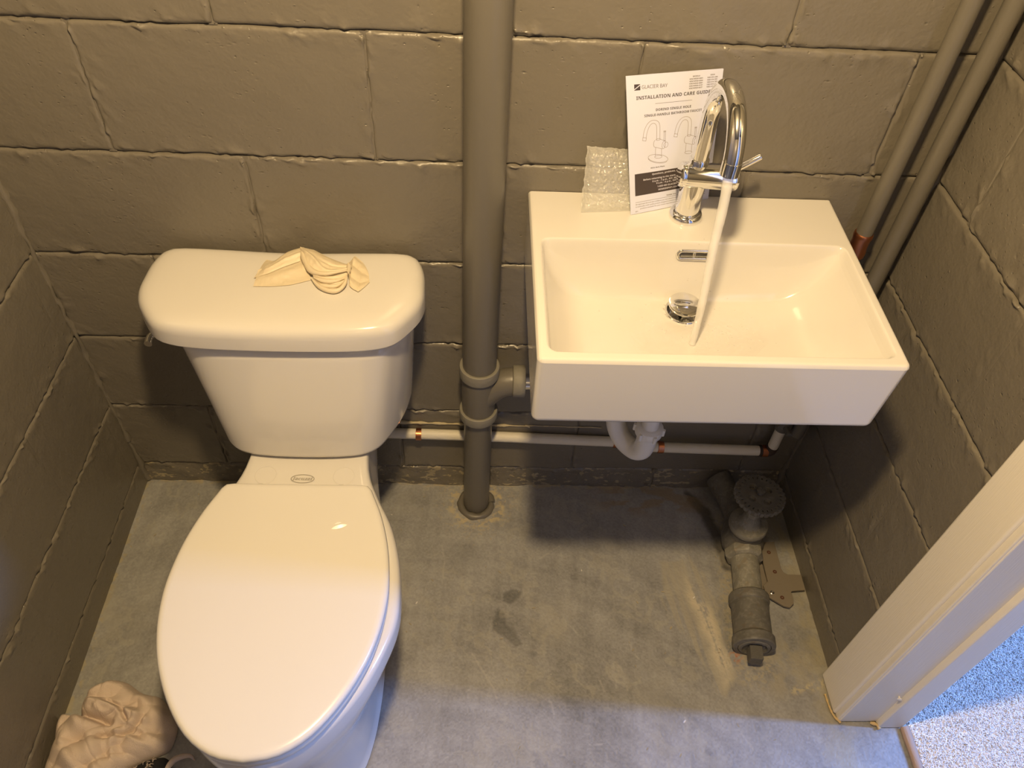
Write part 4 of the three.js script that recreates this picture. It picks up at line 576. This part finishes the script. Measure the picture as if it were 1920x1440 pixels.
{
  const O = [1.097, 0.5, 0.17], t = thing('sink_trap', 'white plastic trap with chrome waste arm under the basin', 'trap', O), S = (g) => shift(g, O);
  part('tailpiece', S(revolve([[0.0155, 0], [0.0155, 0.296]], [1.097, 0.405, 0.17], [0, 1, 0], 28)), M.pvc, t);
  part('trap_bend', S(sweep([[1.097, 0.425, 0.17], [1.097, 0.385, 0.17], [1.094, 0.362, 0.166], [1.085, 0.348, 0.156], [1.073, 0.346, 0.143], [1.06, 0.354, 0.13], [1.05, 0.372, 0.118], [1.044, 0.4, 0.108], [1.038, 0.422, 0.092], [1.024, 0.431, 0.072], [1.005, 0.431, 0.06], [0.985, 0.431, 0.056]], 0.0198, 26, 120)), M.pvc, t);
  const nut = (o, d) => { const g = [revolve([[0.019, 0], [0.0245, 0.001], [0.026, 0.004], [0.0255, 0.02], [0.0215, 0.0225], [0.019, 0.023]], o, d, 32)]; const dd = V(d).normalize(), a = Math.abs(dd.y) > 0.9 ? new THREE.Vector3(1, 0, 0) : new THREE.Vector3(0, 1, 0), u = a.clone().cross(dd).normalize(), w = dd.clone().cross(u); for (let i = 0; i < 6; i++) { const f = i / 6 * 6.283 + 0.26, p = V(o).addScaledVector(u, 0.027 * Math.cos(f)).addScaledVector(w, 0.027 * Math.sin(f)); g.push(sweep([p.clone().addScaledVector(dd, 0.003).toArray(), p.clone().addScaledVector(dd, 0.019).toArray()], 0.0032, 8)); } return merge(g); };
  part('slip_nut', S(nut([1.097, 0.418, 0.17], [0, 1, 0])), M.pvc, t);
  part('slip_nut', S(nut([0.99, 0.431, 0.056], [-1, 0, 0])), M.pvc, t);
  part('waste_arm', S(revolve([[0.0165, 0], [0.0165, 0.111]], [0.978, 0.431, 0.056], [-1, 0, -0.008], 32)), M.chrome, t, 'chrome waste arm into the drain stack');
}
{
  const O = [0.6, 0.2, 0.025], p = thing('water_pipe', 'white painted thin water pipe running along the wall behind the toilet and drain stack', 'pipe', O), S = (g) => shift(g, O);
  part('pipe', S(sweep([[0.31, 0.213, 0.0128], [0.74, 0.2035, 0.0128], [1.085, 0.1895, 0.0128]], 0.0118, 20, 40)), M.whitePipe, p);
  part('coupling', S(revolve([[0.0118, 0], [0.0136, 0.0006], [0.0136, 0.012], [0.0118, 0.0126]], [0.64, 0.206, 0.0136], [1, -0.024, 0], 24)), M.copper, p, 'bare copper coupling');
  part('end_fitting', S(revolve([[0.0122, 0], [0.0135, 0.001], [0.0135, 0.014], [0.0122, 0.015]], [1.079, 0.1897, 0.0136], [1, -0.04, 0], 24)), M.copper, p, 'bare copper end fitting');
  const O2 = [1.3, 0.18, 0.025], q = thing('water_pipe', 'short white painted water pipe with copper ends, under the basin right of the trap', 'pipe', O2), T = (g) => shift(g, O2);
  part('pipe', T(sweep([[1.15, 0.1895, 0.025], [1.18, 0.188, 0.025], [1.43, 0.18, 0.025]], 0.0116, 20, 30)), M.whitePipe, q);
  part('coupling', T(revolve([[0.0116, 0], [0.0138, 0.0006], [0.0138, 0.013], [0.0116, 0.0136]], [1.178, 0.1883, 0.025], [1, -0.035, 0], 24)), M.copper, q, 'bare copper coupling');
  part('elbow', T(sweep([[1.41, 0.1806, 0.025], [1.428, 0.18, 0.025], [1.436, 0.184, 0.025], [1.438, 0.198, 0.025]], 0.0132, 20, 24)), M.copperDull, q, 'tarnished copper elbow');
  part('coupling', T(revolve([[0.0116, 0], [0.0138, 0.0006], [0.0138, 0.013], [0.0116, 0.0136]], [1.416, 0.1805, 0.025], [1, -0.03, 0], 24)), M.copper, q, 'bare copper coupling');
  part('riser', T(sweep([[1.438, 0.196, 0.025], [1.438, 0.262, 0.025]], 0.0116, 20)), M.whitePipe, q);
  part('stop_valve', T(merge([revolve([[0.012, 0], [0.0155, 0.002], [0.0155, 0.03], [0.01, 0.034], [0.01, 0.05]], [1.438, 0.26, 0.025], [0, 1, 0], 20), sweep([[1.438, 0.282, 0.025], [1.438, 0.282, 0.06]], 0.006, 12)])), M.iron, q, 'dull metal stop valve');
}
{
  const O = [1.4165, 0.7, 0.03], p = thing('supply_pipe', 'left of two grey corner pipes, with a bare copper coupling beside the basin', 'pipe', O, 'painted pipes in the right corner'), S = (g) => shift(g, O);
  part('pipe', S(revolve([[0.0138, 0.79], [0.0138, 2.12]], [1.4165, 0, 0.03], [0, 1, 0], 28)), M.stack, p);
  part('coupling', S(revolve([[0.0138, 0.744], [0.0158, 0.745], [0.0163, 0.752], [0.0158, 0.757], [0.0148, 0.762], [0.0148, 0.778], [0.0158, 0.782], [0.0162, 0.786], [0.0158, 0.79], [0.0145, 0.792]], [1.4165, 0, 0.03], [0, 1, 0], 28, 0.5)), M.copper, p, 'bare copper coupling');
  part('lower_pipe', S(revolve([[0.0125, 0.3], [0.0125, 0.75]], [1.4165, 0, 0.03], [0, 1, 0], 24)), M.stack, p);
  const O2 = [1.4745, 0.7, 0.03], q = thing('supply_pipe', 'right of two grey corner pipes, painted all over, nearest the right wall', 'pipe', O2, 'painted pipes in the right corner');
  part('pipe', shift(revolve([[0.0146, 0.25], [0.0146, 2.12]], [1.4745, 0, 0.03], [0, 1, 0], 28), O2), M.stack, q);
  delete p.userData.group; delete q.userData.group;
}
{ // old gate valve lying along the floor
  const ax = V([1.387, 0.034, 0.12]), dir = V([-0.036, 0, 0.31]).normalize(), O = [1.375, 0, 0.25], S = (g) => shift(g, O), at = (t) => ax.clone().addScaledVector(dir, t).toArray(), d = dir.toArray();
  const v = thing('gate_valve', 'old cast iron gate valve with round handwheel on the floor under the basin', 'valve', O);
  part('pipe', S(revolve([[0.0305, 0.1], [0.0305, 0.2]], at(0), d, 40)), M.ironWorn, v);
  part('coupling', S(revolve([[0.03, 0.185], [0.0405, 0.187], [0.0425, 0.19], [0.0425, 0.203], [0.041, 0.207], [0.039, 0.209], [0.039, 0.278], [0.0405, 0.281], [0.0435, 0.284], [0.0435, 0.301], [0.042, 0.304], [0.034, 0.305], [0.033, 0.3]], at(0), d, 44, 0.4)), M.iron, v);
  part('plug', S(merge([revolve([[0.033, 0.29], [0.033, 0.304], [0.031, 0.3065], [0.026, 0.307], [0.022, 0.303], [0.012, 0.303]], at(0), d, 40, 0.4), (() => { const b = new RoundedBoxGeometry(0.026, 0.026, 0.03, 2, 0.0022); b.lookAt(dir); b.translate(...at(0.318)); return b; })()])), M.iron, v, 'square-headed plug');
  part('union_ring', S(revolve([[0.031, 0.074], [0.0405, 0.075], [0.0425, 0.079], [0.0425, 0.093], [0.0405, 0.097], [0.034, 0.101]], at(0), d, 8, 0.3)), M.ironWorn, v);
  part('valve_body', S(merge([revolve([[0.033, -0.02], [0.036, 0.0], [0.046, 0.03], [0.047, 0.045], [0.046, 0.06], [0.036, 0.08]], at(0), d, 36), revolve([[0.04, 0.02], [0.036, 0.07], [0.036, 0.09]], [1.382, 0.0, 0.168], [0, 1, 0], 32), sweep([at(0.0), [1.375, 0.036, 0.06], [1.355, 0.045, 0.004]], 0.031, 24, 24)])), M.iron, v);
  part('bonnet', S(revolve([[0.03, 0.085], [0.041, 0.088], [0.0425, 0.091], [0.0425, 0.1], [0.041, 0.103], [0.026, 0.106], [0.02, 0.114], [0.0175, 0.13], [0.0145, 0.134], [0.0145, 0.146], [0.009, 0.149]], [1.379, 0, 0.168], [0, 1, -0.03], 36, 0.5)), M.ironWorn, v);
  part('stem', S(revolve([[0.0065, 0.14], [0.0065, 0.212], [0.009, 0.213], [0.009, 0.219], [0.003, 0.221]], [1.379, 0, 0.168], [-0.02, 1, -0.04], 20)), M.iron, v);
  const sh = new THREE.Shape(); for (let i = 0; i <= 216; i++) { const a = i / 216 * 2 * Math.PI, r = 0.0515 + 0.0012 * Math.sign(Math.sin(a * 28)); i ? sh.lineTo(r * Math.cos(a), r * Math.sin(a)) : sh.moveTo(r, 0); }
  const hole = (x, y, rx, ry, rot) => { const h = new THREE.Path(); h.absellipse(x, y, rx, ry, 0, 2 * Math.PI, false, rot); sh.holes.push(h); };
  for (let i = 0; i < 28; i++) { const a = (i + 0.5) / 28 * 2 * Math.PI; hole(0.0438 * Math.cos(a), 0.0438 * Math.sin(a), 0.0042, 0.0022, a); }
  for (let i = 0; i < 4; i++) { const a = i / 4 * 2 * Math.PI + 0.5; hole(0.0225 * Math.cos(a), 0.0225 * Math.sin(a), 0.0085, 0.0095, a); }
  const wh = new THREE.ExtrudeGeometry(sh, { depth: 0.008, bevelEnabled: true, bevelSize: 0.0012, bevelThickness: 0.0015, bevelSegments: 2, curveSegments: 8 }); wh.rotateX(-Math.PI / 2 - 0.06); wh.translate(1.3745, 0.199, 0.162);
  part('handwheel', S(wh), M.iron, v, 'round slotted handwheel');
}
{ // flat steel hinge plates on the floor beside the valve
  const O = [1.44, 0, 0.25], b = thing('metal_bracket', 'flat brown-painted steel bracket with screw holes on the floor beside the valve', 'bracket', O);
  const plate = (pts, holes, y) => { const s = new THREE.Shape(); pts.forEach(([x, z], i) => i ? s.lineTo(x - O[0], z - O[2]) : s.moveTo(x - O[0], z - O[2])); for (const [x, z] of holes) { const h = new THREE.Path(); h.absarc(x - O[0], z - O[2], 0.0045, 0, 6.2832, false); s.holes.push(h); } const g = new THREE.ExtrudeGeometry(s, { depth: 0.004, bevelEnabled: true, bevelSize: 0.0008, bevelThickness: 0.0008, bevelSegments: 2, curveSegments: 10 }); g.rotateX(Math.PI / 2); g.translate(0, y, 0); return g; };
  part('strap', plate(STRAP(), [[1.4445, 0.187], [1.4465, 0.236], [1.4285, 0.2865], [1.4475, 0.2985]], 0.012), M.plate, b);
  part('leaf', plate([[1.385, 0.17], [1.423, 0.165], [1.4245, 0.268], [1.41, 0.277], [1.385, 0.277]], [[1.4165, 0.207]], 0.007), M.plate, b);
  const sc = (x, z, y) => revolve([[0.0046, -0.004], [0.0046, 0.0003], [0.0036, 0.0008], [0.0022, 0.0004], [0.0005, 0.0002]], [x - O[0], y, z - O[2]], [0, 1, 0], 18), rust = std({ color: lin(0.09, 0.035, 0.018), roughness: 0.85 });
  for (const [x, z, y] of [[1.4445, 0.187, 0.0125], [1.4465, 0.236, 0.0125], [1.4475, 0.2985, 0.0125], [1.4165, 0.207, 0.0075]]) part('screw', sc(x, z, y), rust, b, 'rusty screw');
  part('screw', sc(1.4285, 0.2865, 0.0125), M.chromeDull, b, 'bare shiny screw');
}
function STRAP() { return [[1.427, 0.162], [1.463, 0.16], [1.4625, 0.228], [1.466, 0.238], [1.474, 0.243], [1.504, 0.244], [1.503, 0.279], [1.4745, 0.2815], [1.47, 0.285], [1.4715, 0.3], [1.469, 0.312], [1.459, 0.3205], [1.447, 0.3175], [1.415, 0.294], [1.4135, 0.27], [1.4255, 0.26]]; }

scene.traverse((o) => { if (o.userData?.n) delete o.userData.n; });
renderer.render(scene, camera);
